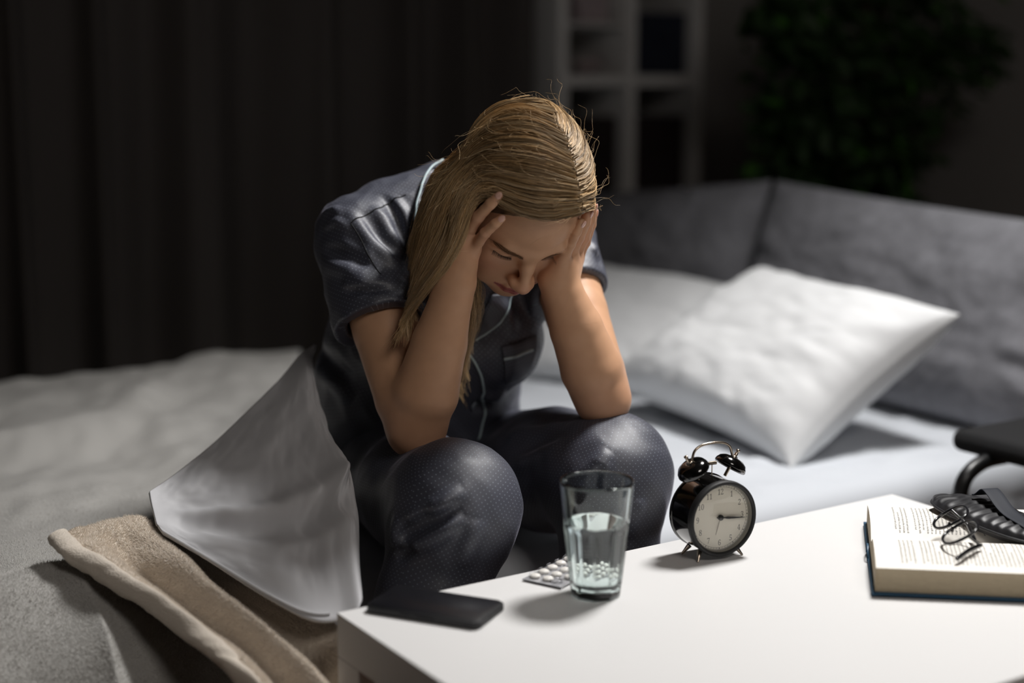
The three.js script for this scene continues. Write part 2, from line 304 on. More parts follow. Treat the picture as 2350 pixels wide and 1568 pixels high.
// ---------------------------------------------------------------- bed
const BED = { x0: 0.22, x1: 2.36, z0: -3.16, z1: -1.70, top: 0.37 };
{
  const b = thing('bed', 'wide low bed with a pale blue grey fitted sheet, pushed to the grey cushions', 'bed');
  const w = BED.x1 - BED.x0, d = BED.z1 - BED.z0, cx = (BED.x0 + BED.x1) / 2, cz = (BED.z0 + BED.z1) / 2;
  const soft = (u, v) => { // mattress skin: front face, top, back face
    const x = lerp(BED.x0, BED.x1, u), r = 0.05; let y, z;
    const L = [0.2, Math.PI / 2 * r, d - 2 * r, Math.PI / 2 * r, 0.2], tot = L.reduce((a, c) => a + c, 0); let s = v * tot;
    const wr = 0.004 * fbm(x * 5, v * 14, 3), fold = 0.013 * fbm(x * 7 + v * 22, v * 16 - x * 2, 6, 3);
    if (s < L[0]) { y = BED.top - r - 0.2 + s; z = BED.z1 + wr * 1.6 + fold * smooth(0.2, 0.1, s); }
    else if ((s -= L[0]) < L[1]) { const a = s / r; y = BED.top - r + r * Math.sin(a); z = BED.z1 - r + r * Math.cos(a); }
    else if ((s -= L[1]) < L[2]) { z = BED.z1 - r - s; y = BED.top + wr + 0.006 * Math.max(0, fbm(x * 9 + z * 3, z * 7, 8)) + 0.016 * Math.max(0, fbm(x * 9 - z * 12, z * 7 + x * 4, 5, 2)) * smooth(0.42, 0.02, s) * smooth(0, 0.03, s); }
    else if ((s -= L[2]) < L[3]) { const a = s / r; y = BED.top - r + r * Math.cos(a); z = BED.z0 + r - r * Math.sin(a); }
    else { s -= L[3]; y = BED.top - r - s; z = BED.z0; }
    return [x, y, z];
  };
  part('mattress', merge([sheet(soft, 160, 150, 2.1, 1.9), slab(w - 0.01, 0.19, d - 0.03, cx, BED.top - 0.155, cz, 0.04, 4)]), M.sheet, b, 'mattress in a pale blue grey fitted sheet');
  part('bed_base', slab(w - 0.04, 0.1, d - 0.06, cx, 0.095, cz, 0.01), M.blackMatt, b, 'dark low bed base');
  for (const [x, z] of [[BED.x0 + 0.1, BED.z0 + 0.1], [BED.x0 + 0.1, BED.z1 - 0.1], [BED.x1 - 0.1, BED.z0 + 0.1], [BED.x1 - 0.1, BED.z1 - 0.1]]) part('leg', slab(0.06, 0.06, 0.06, x, 0.03, z), M.blackMatt, b);
}
// a stuffed cushion between four corner points (a, b along the bottom; c, d along the top), t: half thickness
function cushion([a, b, c, d], t, wr, opt = {}) {
  const nU = opt.n || 70, nV = opt.n || 70, { sag = 0.06, seed = 0, freq = 6 } = opt;
  const N = norm(cross(sub(b, a), sub(c, a))), side = (sg) => (u, v) => {
    const U = u * 2 - 1, W = v * 2 - 1, pu = U * (1 - sag * (1 - W * W) * Math.abs(U) ** 3), pw = W * (1 - sag * (1 - U * U) * Math.abs(W) ** 3);
    let p = mix3(mix3(a, b, (pu + 1) / 2), mix3(d, c, (pu + 1) / 2), (pw + 1) / 2);
    const e = Math.pow(Math.max(0, (1 - U ** 4) * (1 - W ** 4)), 0.55), edge = Math.max(Math.abs(U), Math.abs(W));
    const radial = Math.atan2(W, U), pinch = Math.sin(radial * (opt.pleats || 14) + 3 * noise(U * 2, W * 2, seed)) * smooth(0.45, 0.85, edge) * (1 - smooth(0.93, 1, edge));
    const w = wr * (fbm(U * freq * 0.5 + seed, W * freq * 0.35, seed * 1.7, 3) * e + 0.36 * pinch * (0.5 + noise(U * 1.7 + 4, W * 1.7, seed)) + 0.9 * Math.abs(noise(U * 2.2 + W * 1.3 + seed, (U - W) * 0.6, seed)) * e - 0.3 * e);
    return mad(p, N, sg * (t * e * (opt.fat ? opt.fat(U, W) : 1) + w * (sg > 0 ? 1 : 0.3) + 0.0015));
  };
  const A = sheet(side(1), nU, nV, dist(a, b), dist(a, d)), B = sheet(side(-1), nU, nV, dist(a, b), dist(a, d), true);
  const rim = [[0, 0, 1, 0], [1, 0, 1, 1], [1, 1, 0, 1], [0, 1, 0, 0]].map(([u0, v0, u1, v1]) => sheet((s, q) => mix3(side(-1)(lerp(u0, u1, s), lerp(v0, v1, s)), side(1)(lerp(u0, u1, s), lerp(v0, v1, s)), q), nU, 1, dist(a, b), 0.004));
  return merge([A, B, ...rim]);
}
{
  const c1 = thing('back_cushion', 'large grey upholstered cushion behind the white pillow, nearer to the black stool', 'cushion');
  part('cover', cushion([[2.30, 0.375, -2.61], [2.30, 0.375, -1.63], [2.43, 0.77, -1.63], [2.43, 0.815, -2.60]], 0.085, 0.012, { seed: 3, sag: 0.03, n: 90, freq: 5 }), M.greyFabric, c1);
  const c2 = thing('back_cushion', 'large grey upholstered cushion behind the seated woman, beside the shelf', 'cushion');
  part('cover', cushion([[2.32, 0.375, -3.38], [2.32, 0.375, -2.625], [2.43, 0.815, -2.615], [2.43, 0.735, -3.38]], 0.085, 0.012, { seed: 9, sag: 0.03, n: 90, freq: 5 }), M.greyFabric, c2);
  const h = thing('headboard', 'dark grey headboard behind the two large grey cushions', 'headboard');
  part('panel', slab(0.05, 0.68, 1.7, 2.56, 0.34, -2.4, 0.02, 3), M.greyFabric, h);
  const p1 = thing('pillow', 'plump white pillow tilted on its corner against the grey cushion', 'pillow');
  part('pillowcase', cushion([[1.8, 0.3703, -1.8651], [2.13, 0.6281, -1.7863], [2.17, 0.6445, -2.3518], [1.8, 0.4303, -2.408]], 0.085, 0.009, { seed: 21, sag: 0.09, n: 120, freq: 4.2, pleats: 17 }), M.pillow, p1);
  const p2 = thing('pillow', 'white pillow lying farther back, half hidden by the woman\'s arm', 'pillow');
  part('pillowcase', cushion([[1.96, 0.4032, -2.3268], [2.25, 0.5825, -2.5682], [2.25, 0.574, -3.13], [1.8, 0.381, -2.8744]], 0.06, 0.007, { seed: 31, sag: 0.08, n: 90, freq: 3.5, pleats: 18 }), M.pillow, p2);
}
// short soft fibres standing on a fleece surface f(u, v)
function pile(owner, f, count, material, seed, h) {
  reseed(seed);
  const fib = new THREE.ConeGeometry(0.00034, 1, 3, 2, true).translate(0, 0.5, 0), q = fib.attributes.position;
  for (let i = 0; i < q.count; i++) q.setX(i, q.getX(i) + 0.35 * h * q.getY(i) ** 2);
  const inst = new THREE.InstancedMesh(fib, material, count), m = new THREE.Matrix4(), Y = new THREE.Vector3(0, 1, 0), s = new THREE.Vector3(), Q = new THREE.Quaternion(), Q2 = new THREE.Quaternion();
  for (let k = 0; k < count; k++) {
    const u = rr(0.002, 0.998), v = rr(0.002, 0.998), p = f(u, v), a = f(Math.min(1, u + 0.004), v), b = f(u, Math.min(1, v + 0.004)); let n = norm(cross(sub(a, p), sub(b, p))); if (n[1] + n[2] < 0) n = mul(n, -1);
    n = norm([n[0] + gauss() * 0.5, n[1] + gauss() * 0.5, n[2] + gauss() * 0.5]);
    Q.setFromUnitVectors(Y, V(n)); Q2.setFromAxisAngle(Y, rr(0, 6.28)); Q.multiply(Q2); s.set(1, h * rr(0.6, 1.3), 1);
    m.compose(V(p), Q, s); inst.setMatrixAt(k, m);
  }
  inst.name = 'pile'; inst.userData.kind = 'stuff'; inst.castShadow = inst.receiveShadow = true; owner.add(inst);
}
// the fleece cover: over the bed's foot half and down its front
{
  const c = thing('blanket', 'pale fleece blanket spread over the foot of the bed and hanging down in folds', 'blanket');
  const f = (u, v) => {
    const s = v * 2.05; let y, z;  // arc length from the far edge
    if (s < 1.33) { z = -3.17 + s; y = 0.425; } else { const q = (s - 1.33) / 0.72; z = -1.84 + 0.30 * Math.sin(Math.min(q * 1.5, Math.PI / 2)); y = 0.425 - 0.36 * (1 - Math.cos(Math.min(q * 1.35, Math.PI / 2))) - Math.max(0, q * 1.35 - Math.PI / 2) * 0.3; }
    const xr = s < 1.2 ? lerp(1.46, 0.84, s / 1.2) : lerp(0.84, 0.80, clamp((s - 1.2) / 0.4, 0, 1)), x = lerp(0.16, xr, u), drop = smooth(1.25, 1.75, s);
    const fold = 1 - 2 * Math.pow(Math.abs(Math.sin(x * 15 + 1.2 * Math.sin(s * 3) + 1.6 * noise(x * 3, s, 4))), 0.7), wr = fbm(x * 4.5 + s * 1.2, s * 3.4, 2, 3);
    y += (1 - drop) * (0.026 * wr + 0.030 * Math.pow(Math.max(0, Math.sin(s * 8 + 3 * noise(x * 2.5, s * 1.5, 9) + x * 5)), 1.6) * smooth(0.1, 0.4, s)) + drop * 0.016 * fold;
    z += drop * (0.034 * fold + 0.02 * wr);
    if (s < 0.03) y -= 0.05;
    return [x, y, z];
  };
  part('fleece', thickSheet(f, 220, 240, 0.008, 1.2, 2.0, true), M.fleece, c);
  pile(c, (r1, r2) => f(r1, 0.42 + 0.5 * Math.sqrt(r2)), 70000, M.pileGrey, 78, 0.0036);
}
// its folded-back beige corner
{
  const c = thing('blanket', 'beige fleece blanket with a thick hem, folded over under the white duvet corner', 'blanket');
  const rows = [
    [[0.4893, 0.4805, -1.8152], [0.5352, 0.4854, -1.8348], [0.5817, 0.482, -1.8523], [0.616, 0.4784, -1.8535], [0.6598, 0.456, -1.8446], [0.744, 0.4355, -1.8098]],
    [[0.4967, 0.4674, -1.7834], [0.5424, 0.4655, -1.7896], [0.586, 0.4637, -1.7852], [0.6259, 0.454, -1.7693], [0.6661, 0.4331, -1.7388], [0.7462, 0.3988, -1.7038]],
    [[0.5211, 0.45, -1.7336], [0.5651, 0.4408, -1.7273], [0.6032, 0.4418, -1.7088], [0.643, 0.4312, -1.6807], [0.6824, 0.4107, -1.6388], [0.7438, 0.3921, -1.595]],
    [[0.5586, 0.4262, -1.6558], [0.59, 0.4186, -1.6459], [0.6271, 0.4178, -1.6278], [0.6634, 0.403, -1.595], [0.699, 0.3842, -1.5618], [0.7512, 0.3791, -1.5269]],
    [[0.5899, 0.3991, -1.5632], [0.62, 0.3859, -1.559], [0.6516, 0.3815, -1.5436], [0.6847, 0.3689, -1.5195], [0.7155, 0.3557, -1.4907], [0.7605, 0.3538, -1.4671]],
    [[0.6164, 0.359, -1.5013], [0.6381, 0.3471, -1.4907], [0.6689, 0.3401, -1.4753], [0.6968, 0.3254, -1.454], [0.7299, 0.3205, -1.4315], [0.7722, 0.3162, -1.4153]],
    [[0.6394, 0.2954, -1.4729], [0.664, 0.2905, -1.4559], [0.6927, 0.2856, -1.4363], [0.7209, 0.2758, -1.4159], [0.7583, 0.2663, -1.4017], [0.7965, 0.2617, -1.3881]],
  ];
  const g = net(rows), f = (u, v) => { const p = g(u, v), w = 0.021 * Math.sin(u * 13 + 1.2 * Math.sin(v * 4) + 1.5 * noise(u * 2, v * 2, 3)) * smooth(0.02, 0.3, v) * smooth(0.0, 0.15, u) + 0.006 * fbm(u * 6, v * 6, 7); return [p[0], p[1] + w * 0.8, p[2] + w * 0.6]; };
  const body = thickSheet(f, 130, 130, 0.008, 0.6, 0.7, true);
  part('fleece', body, M.fleeceBeige, c);
  const hem = (k) => { const p = f(0, k); return [p[0], p[1] + 0.002, p[2] + 0.002]; };
  pile(c, (r1, r2) => f(r1, r2), 60000, M.pileBeige, 77, 0.0036);
  part('hem', sheet((u, v) => { const a = u * Math.PI * 2, p = f(0.012, v), q = f(0.055, v), m = mix3(p, q, 0.5), d = norm(sub(q, p)), n = [0, 0.8, 0.6]; return add(m, add(mul(d, 0.016 * Math.cos(a)), mul(n, 0.010 * Math.sin(a) + 0.004))); }, 14, 120, 0.08, 0.7), M.fleeceBeige, c);
}
// the white duvet thrown back over the hip
{
  const c = thing('duvet', 'white duvet pulled aside over the hip, its hemmed corner on the beige fleece', 'duvet');
  const rows = [
    [[0.6383, 0.5045, -1.8748], [0.6809, 0.5134, -1.9035], [0.7423, 0.5376, -1.9292], [0.8057, 0.5769, -1.9447], [0.8682, 0.6169, -1.961], [0.9068, 0.6508, -1.9673], [0.9253, 0.6647, -1.9582]],
    [[0.6337, 0.4961, -1.8578], [0.6764, 0.5022, -1.8677], [0.7344, 0.5234, -1.8708], [0.795, 0.5574, -1.875], [0.847, 0.5957, -1.8855], [0.8842, 0.6322, -1.9054], [0.9025, 0.6438, -1.9202]],
    [[0.6287, 0.4858, -1.8347], [0.672, 0.4889, -1.8254], [0.7237, 0.5018, -1.8006], [0.7783, 0.5279, -1.7949], [0.826, 0.5581, -1.8065], [0.862, 0.5865, -1.8255], [0.883, 0.5979, -1.8505]],
    [[0.6223, 0.4808, -1.8075], [0.6549, 0.473, -1.7666], [0.7026, 0.4756, -1.7301], [0.7577, 0.4934, -1.7162], [0.8023, 0.5213, -1.7173], [0.8374, 0.5474, -1.7363], [0.8583, 0.5572, -1.7612]],
    [[0.6222, 0.4789, -1.8011], [0.648, 0.464, -1.7268], [0.6922, 0.4519, -1.6653], [0.7386, 0.46, -1.6368], [0.7775, 0.4864, -1.6292], [0.8102, 0.5158, -1.6384], [0.8344, 0.5184, -1.6716]],
    [[0.6222, 0.4745, -1.7821], [0.6527, 0.4546, -1.6915], [0.6849, 0.4313, -1.593], [0.7078, 0.4207, -1.5275], [0.7372, 0.4225, -1.5027], [0.7596, 0.4385, -1.4976], [0.78, 0.4375, -1.5326]],
  ];
  const g = net(rows), f = (u, v) => { const p = g(u, v), calm = smooth(0.0, 0.25, u) * (1 - smooth(0.82, 0.98, v)), w = 0.008 * fbm(u * 5 + v * 2, v * 4 - u * 3, 12, 3) * calm + 0.020 * Math.pow(Math.abs(Math.sin(u * 4.4 - v * 4.0 + 1.2 * noise(u * 3, v * 3, 1))), 2.5) * smooth(0.35, 0.7, v) * smooth(0.1, 0.4, u) * (1 - smooth(0.85, 1, v)) + (0.020 * Math.exp(-(((v - 0.40 - 0.34 * u) / 0.045) ** 2)) - 0.014 * Math.exp(-(((v - 0.50 - 0.34 * u) / 0.05) ** 2)) + 0.012 * Math.exp(-(((v - 0.66 - 0.22 * u) / 0.03) ** 2)) * smooth(0.3, 0.6, u)) * smooth(0.05, 0.3, u) * (1 - smooth(0.8, 0.98, u)); return [p[0] + w * 0.2, p[1] + w * 0.6, p[2] + w * 0.7]; };
  part('cover', thickSheet(f, 130, 110, 0.004, 0.8, 0.7, true), M.duvet, c);
  const e = []; for (let i = 0; i <= 40; i++) { const u = 0.001 + 0.6 * i / 40; e.push(mad(f(u, 0.985), [0, 0.7, 0.7], 0.001)); }
  part('hem', tube(e, 0.0022, 120, 8), M.duvet, c);
}
// ---------------------------------------------------------------- table and what lies on it
const TY = 0.45;
{
  const t = thing('coffee_table', 'low white square-legged coffee table in front of the bed', 'table', [0.708, 0, -1.457]);
  const L = 0.902, W = 0.545, h = 0.052, l = 0.052;
  part('tabletop', slab(L, h, W, L / 2, TY - h / 2, W / 2, 0.0012), M.tableWhite, t);
  for (const x of [l / 2, L - l / 2]) for (const z of [l / 2, W - l / 2]) part('leg', slab(l, TY - h, l, x, (TY - h) / 2, z, 0.0012), M.tableWhite, t);
}
{ // phone, face down, in a black case
  const A = [0.734, -1.437], B = [0.813, -1.318], Cc = [0.876, -1.363], L = 0.143, W = 0.076, ang = Math.atan2(-(B[1] - A[1]), B[0] - A[0]);
  const p = thing('phone', 'black smartphone lying at the corner of the white table', 'phone', [(A[0] + Cc[0]) / 2, TY, (A[1] + Cc[1]) / 2], ang);
  const rrect = (w, h, r) => { const s = new THREE.Shape(); s.moveTo(-w / 2 + r, -h / 2); s.lineTo(w / 2 - r, -h / 2); s.absarc(w / 2 - r, -h / 2 + r, r, -Math.PI / 2, 0); s.lineTo(w / 2, h / 2 - r); s.absarc(w / 2 - r, h / 2 - r, r, 0, Math.PI / 2); s.lineTo(-w / 2 + r, h / 2); s.absarc(-w / 2 + r, h / 2 - r, r, Math.PI / 2, Math.PI); s.lineTo(-w / 2, -h / 2 + r); s.absarc(-w / 2 + r, -h / 2 + r, r, Math.PI, 1.5 * Math.PI); return s; };
  const ext = (w, h, r, d, b) => toCreasedNormals(new THREE.ExtrudeGeometry(rrect(w - 2 * b, h - 2 * b, r - b), { depth: d - 2 * b, bevelEnabled: true, bevelThickness: b, bevelSize: b, bevelSegments: 4, curveSegments: 10 }).rotateX(-Math.PI / 2).translate(0, b, 0), 0.6);
  const caseMat = std({ color: 0x17171b, roughness: 0.5 }), glassMat = std({ color: 0x131318, roughness: 0.34, clearcoat: 0.3, clearcoatRoughness: 0.3 });
  part('bumper', ext(L, W, 0.009, 0.0095, 0.0022), caseMat, p);
  part('back_panel', ext(L - 0.005, W - 0.005, 0.008, 0.0022, 0.0007).translate(0, 0.0085, 0), glassMat, p);
  part('button', slab(0.012, 0.003, 0.0014, -0.02, 0.0048, W / 2 + 0.0002, 0.0006), caseMat, p);
  part('button', slab(0.024, 0.003, 0.0014, 0.004, 0.0048, W / 2 + 0.0002, 0.0006), caseMat, p);
  part('port', slab(0.0012, 0.003, 0.009, L / 2 - 0.0001, 0.0046, 0, 0.0006), M.black, p);
}
{ // blister pack of pills
  const b = thing('blister_pack', 'silver blister pack of round white pills behind the water glass', 'pill pack', [0.944, TY, -1.431]);
  const d1 = norm(sub([0.9593, 0.452, -1.3822], [0.9404, 0.452, -1.426])), d2 = [d1[2] * -1, 0, d1[0]].map((v) => -v), foil = std({ color: 0xb9b9bd, roughness: 0.35, metalness: 0.85 }), clear = std({ color: 0xffffff, roughness: 0.05, transmission: 1, thickness: 0, ior: 1.4 }), pillM = std({ color: 0xf2eee8, roughness: 0.5 });
  const D1 = [d1[0], 0.03, d1[2]], D2 = [-d1[2], 0, d1[0]].map((v) => -v);
  const q = (u, v, y = 0) => [D1[0] * u + D2[0] * v, y + 0.0015 + 0.05 * u * u, D1[2] * u + D2[2] * v];
  const dir = D2[2] < 0 ? 1 : -1, Q = (u, v, y = 0) => q(u, v * dir, y);
  part('foil', thickSheet((u, v) => Q(lerp(0, 0.055, u), lerp(0, 0.142, v), 0.0012), 8, 16, 0.0006, 0.05, 0.13), foil, b);
  part('plastic_sheet', thickSheet((u, v) => Q(lerp(0, 0.055, u), lerp(0, 0.142, v), 0.0016), 8, 16, 0.0003, 0.05, 0.13), std({ color: 0xd8d8dc, roughness: 0.25, metalness: 0.5 }), b);
  const pill = lathe([[0, 0.0002], [0.0058, 0.0004], [0.0068, 0.0018], [0.0062, 0.0034], [0.0038, 0.0046], [0, 0.005]], 24), dome = lathe([[0.0086, 0], [0.0083, 0.003], [0.0072, 0.0054], [0.0042, 0.0064], [0, 0.0067]], 24);
  for (let j = 0; j < 7; j++) for (let i = 0; i < 3; i++) {
    if (i === 2 && j === 0) continue;
    const c = Q(0.0105 + i * 0.0185, 0.013 + j * 0.0195, 0.0018);
    const pm = part('pill', pill, pillM, b); pm.position.set(...c);
    const dm = part('bubble', dome, clear, b); dm.position.set(...c);
  }
  const burst = part('burst_bubble', tube([0, 1, 2, 3, 4, 5, 6, 7].map((k) => Q(0.041 + 0.007 * Math.cos(k * Math.PI / 4), 0.014 + 0.007 * Math.sin(k * Math.PI / 4), 0.003 + 0.001 * (k % 2))), 0.0009, 40, 6, true), foil, b, 'torn empty bubble');
}
{ // faceted tumbler, half full
  const g = thing('water_glass', 'clear faceted tumbler half full of water on the white table', 'glass', [0.991, TY, -1.345]);
  const glass = std({ color: 0xf4fbfa, roughness: 0.0, transmission: 1, thickness: 0.05, ior: 1.5, attenuationColor: new THREE.Color(0.86, 0.95, 0.94), attenuationDistance: 0.06 });
  const water = std({ color: 0xffffff, roughness: 0.0, transmission: 1, thickness: 0.05, ior: 1.33 });
  const Hh = 0.14, facet = 9, seg = 126, rOut = (y) => lerp(0.0285, 0.0435, Math.pow(y / Hh, 0.9)), rIn = (y) => rOut(y) - lerp(0.0054, 0.0024, smooth(0.06, 0.1, y));
  const outer = (y, a) => { const fz = 1 - smooth(0.082, 0.094, y), w = (2 * Math.PI) / facet, m = ((a % w) + w) % w - w / 2, flat = Math.cos(w / 2) / Math.cos(m) * 1.018; return rOut(y) * lerp(1, Math.min(flat, 1.012), fz); };
  const prof = []; // [y, kind]
  prof.push([0, 0, 'c'], [0, 0.9, 'o'], [0.0015, 1, 'o']);
  for (let k = 1; k <= 34; k++) prof.push([0.0015 + (Hh - 0.003) * k / 34, 1, 'o']);
  prof.push([Hh, 0.5, 'm']);
  for (let k = 0; k <= 34; k++) prof.push([Hh - 0.0015 - (Hh - 0.0015 - 0.017) * k / 34, 1, 'i']);
  prof.push([0.013, 0.8, 'i'], [0.0115, 0.4, 'i'], [0.011, 0, 'c']);
  const body = sheet((u, v) => { const k = Math.round(v * (prof.length - 1)), [y, s, kind] = prof[k], a = u * 2 * Math.PI; const R = kind === 'c' ? 0 : kind === 'o' ? outer(y, a) * s : kind === 'm' ? (rOut(y) + rIn(y)) / 2 : rIn(y) * s; return [R * Math.sin(a), y, R * Math.cos(a)]; }, seg, prof.length - 1, 1, 1, false);
  part('tumbler', body, glass, g);
  const wl = 0.0905, wp = [[0, 0.0113, 0]];
  const wprof = [[0, 0.0113], [0.4, 0.0118], [0.8, 0.0133], [1, 0.0173]];
  const pts = wprof.map(([s, y]) => [rIn(y) * s + 0.0004 * s, y - 0.0004]); for (let k = 1; k <= 20; k++) { const y = 0.0173 + (wl - 0.0173) * k / 20; pts.push([rIn(y) + 0.0004, y]); }
  pts.push([rIn(wl) - 0.0015, wl - 0.0008], [rIn(wl) - 0.004, wl - 0.0012], [0, wl - 0.0012]);
  const wt = thing('water', 'still water filling the lower part of the faceted glass', 'water', [0.991, TY, -1.345]);
  part('water_body', lathe(pts, 96), water, wt);
}
{ // twin-bell alarm clock, built facing +z and turned
  const c = thing('alarm_clock', 'black twin-bell alarm clock with a cream dial on the white table', 'clock', [1.204, TY, -1.3855], Math.atan2(-0.13, 0.99));
  const R = 0.0492, cy = 0.0538, dep = 0.052, zf = dep / 2;
  const ring = (p) => lathe(p, 72).rotateX(Math.PI / 2).translate(0, cy, 0);
  part('case', ring([[0, -zf], [R * 0.8, -zf], [R * 0.93, -zf + 0.002], [R * 0.965, -zf + 0.006], [R * 0.965, zf - 0.008], [R * 0.955, zf - 0.006], [R * 0.9, zf - 0.006]]), M.blackGloss, c);
  part('back_rim', ring([[R * 0.9, -zf - 0.001], [R * 0.985, -zf], [R * 0.99, -zf + 0.003], [R * 0.96, -zf + 0.005]]), M.blackGloss, c);
  part('bezel', ring([[R * 0.95, zf - 0.009], [R * 0.99, zf - 0.008], [R, zf - 0.005], [R * 0.995, zf - 0.001], [R * 0.96, zf + 0.0015], [R * 0.91, zf + 0.001], [R * 0.885, zf - 0.001], [R * 0.88, zf - 0.004]]), M.blackMatt, c);
  const rd = R * 0.875;
  // the printed dial
  const cv = document.createElement('canvas'); cv.width = cv.height = 1024; const x = cv.getContext('2d'), S = 512;
  x.fillStyle = '#d3cec0'; x.fillRect(0, 0, 1024, 1024); x.translate(S, S); x.strokeStyle = x.fillStyle = '#2b2824';
  for (const r of [470, 497]) { x.lineWidth = 4; x.beginPath(); x.arc(0, 0, r, 0, 7); x.stroke(); }
  for (let k = 0; k < 60; k++) { x.save(); x.rotate(k * Math.PI / 30); x.lineWidth = k % 5 ? 4 : 11; x.beginPath(); x.moveTo(0, -470); x.lineTo(0, -497); x.stroke(); x.restore(); }
  x.font = '122px serif'; x.textAlign = 'center'; x.textBaseline = 'middle';
  for (let k = 1; k <= 12; k++) { const a = k * Math.PI / 6; x.save(); x.translate(395 * Math.sin(a), -395 * Math.cos(a)); x.scale(0.8, 1); x.fillText(String(k), 0, 0); x.restore(); }
  const dialTex = new THREE.CanvasTexture(cv); dialTex.colorSpace = THREE.SRGBColorSpace;
  part('dial', new THREE.CircleGeometry(rd, 72).translate(0, cy, zf - 0.009), std({ map: dialTex, roughness: 0.7 }), c, 'cream dial with black numerals');
  part('inner_ring', ring([[rd * 0.985, zf - 0.009], [rd * 1.0, zf - 0.008], [rd * 1.005, zf - 0.002]]), std({ color: 0x8d8a84, roughness: 0.4, metalness: 0.4 }), c);
  const hand = (l0, l, w, ang, z, m, nm) => { const s = new THREE.Shape(); s.moveTo(-w * 0.35, -l0); s.lineTo(w * 0.35, -l0); s.lineTo(w * 0.35, l * 0.25); s.quadraticCurveTo(w, l * 0.45, w * 0.55, l * 0.62); s.lineTo(w * 0.18, l); s.lineTo(-w * 0.18, l); s.lineTo(-w * 0.55, l * 0.62); s.quadraticCurveTo(-w, l * 0.45, -w * 0.35, l * 0.25); const h = part(nm, new THREE.ExtrudeGeometry(s, { depth: 0.0006, bevelEnabled: false }), m, c); h.position.set(0, cy, z); h.rotation.z = -ang; };
  const hb = std({ color: 0x0d0c0c, roughness: 0.4 });
  hand(0.006, 0.0245, 0.0021, Math.PI / 6 * 3.22, zf - 0.0072, hb, 'hour_hand');
  hand(0.006, 0.0355, 0.0017, Math.PI / 30 * 15.9, zf - 0.0062, hb, 'minute_hand');
  hand(0.0, 0.023, 0.0006, Math.PI / 6 * 6.55, zf - 0.0082, std({ color: 0x8a8378, roughness: 0.4, metalness: 0.5 }), 'alarm_hand');
  part('hub', lathe([[0, 0.0045], [0.0024, 0.0043], [0.0036, 0.003], [0.0036, 0]], 24).rotateX(Math.PI / 2).translate(0, cy, zf - 0.0088), hb, c);
  part('glass', lathe([[rd, 0], [rd * 0.7, 0.0016], [rd * 0.35, 0.0024], [0, 0.0026]], 64).rotateX(Math.PI / 2).translate(0, cy, zf - 0.0038), std({ color: 0xffffff, roughness: 0.02, transmission: 1, thickness: 0, ior: 1.45 }), c);
  for (const s of [-1, 1]) {
    const tilt = s * 0.56, bx = s * 0.0265, by = cy + R + 0.0085, turn = (g, ox, oy) => g.rotateZ(-tilt).translate(bx + ox, by + oy, -0.004);
    part('bell', turn(lathe([[0.0172, 0.0005], [0.0205, -0.0008], [0.0214, 0.001], [0.0208, 0.0045], [0.018, 0.0092], [0.0125, 0.0126], [0.006, 0.0138], [0, 0.014], [0, 0.0125], [0.012, 0.0105], [0.0178, 0.006], [0.0198, 0.0015], [0.0172, 0.0005]], 48), 0, 0), M.blackGloss, c);
    part('bell_post', turn(lathe([[0, -0.013], [0.0022, -0.013], [0.0022, 0.013], [0, 0.013]], 16), 0, 0), M.chrome, c);
    part('bell_screw', turn(merge([lathe([[0, 0.0138], [0.0042, 0.0138], [0.0042, 0.0152], [0.0022, 0.0156], [0.0022, 0.0205], [0.0014, 0.0209], [0.0014, 0.022], [0.0026, 0.0225], [0.0026, 0.0248], [0, 0.0254]], 18)]), 0, 0), M.chrome, c);
    part('foot', rod([s * 0.026, cy - R * 0.84, zf - 0.014], [s * 0.0335, 0.0004, zf - 0.006], 0.0034, 14, 0.0013), M.chrome, c);
    part('foot', rod([s * 0.026, cy - R * 0.84, -zf + 0.014], [s * 0.0335, 0.0004, -zf + 0.008], 0.0034, 14, 0.0013), M.chrome, c);
  }
  const hy = cy + R + 0.016, hz = -0.004;
  part('carry_handle', tube([[-0.0300, hy - 0.002, hz], [-0.0292, hy + 0.011, hz], [-0.0262, hy + 0.019, hz], [-0.018, hy + 0.0245, hz], [0, hy + 0.0268, hz], [0.018, hy + 0.0245, hz], [0.0262, hy + 0.019, hz], [0.0292, hy + 0.011, hz], [0.0330, hy - 0.002, hz]], 0.0017, 90, 12), M.chrome, c);
  part('hammer', merge([rod([0, cy + R - 0.004, hz], [0, cy + R + 0.0165, hz], 0.0007, 8), rod([-0.0058, cy + R + 0.0165, hz], [0.0058, cy + R + 0.0165, hz], 0.0024, 18)]), M.chrome, c);
}
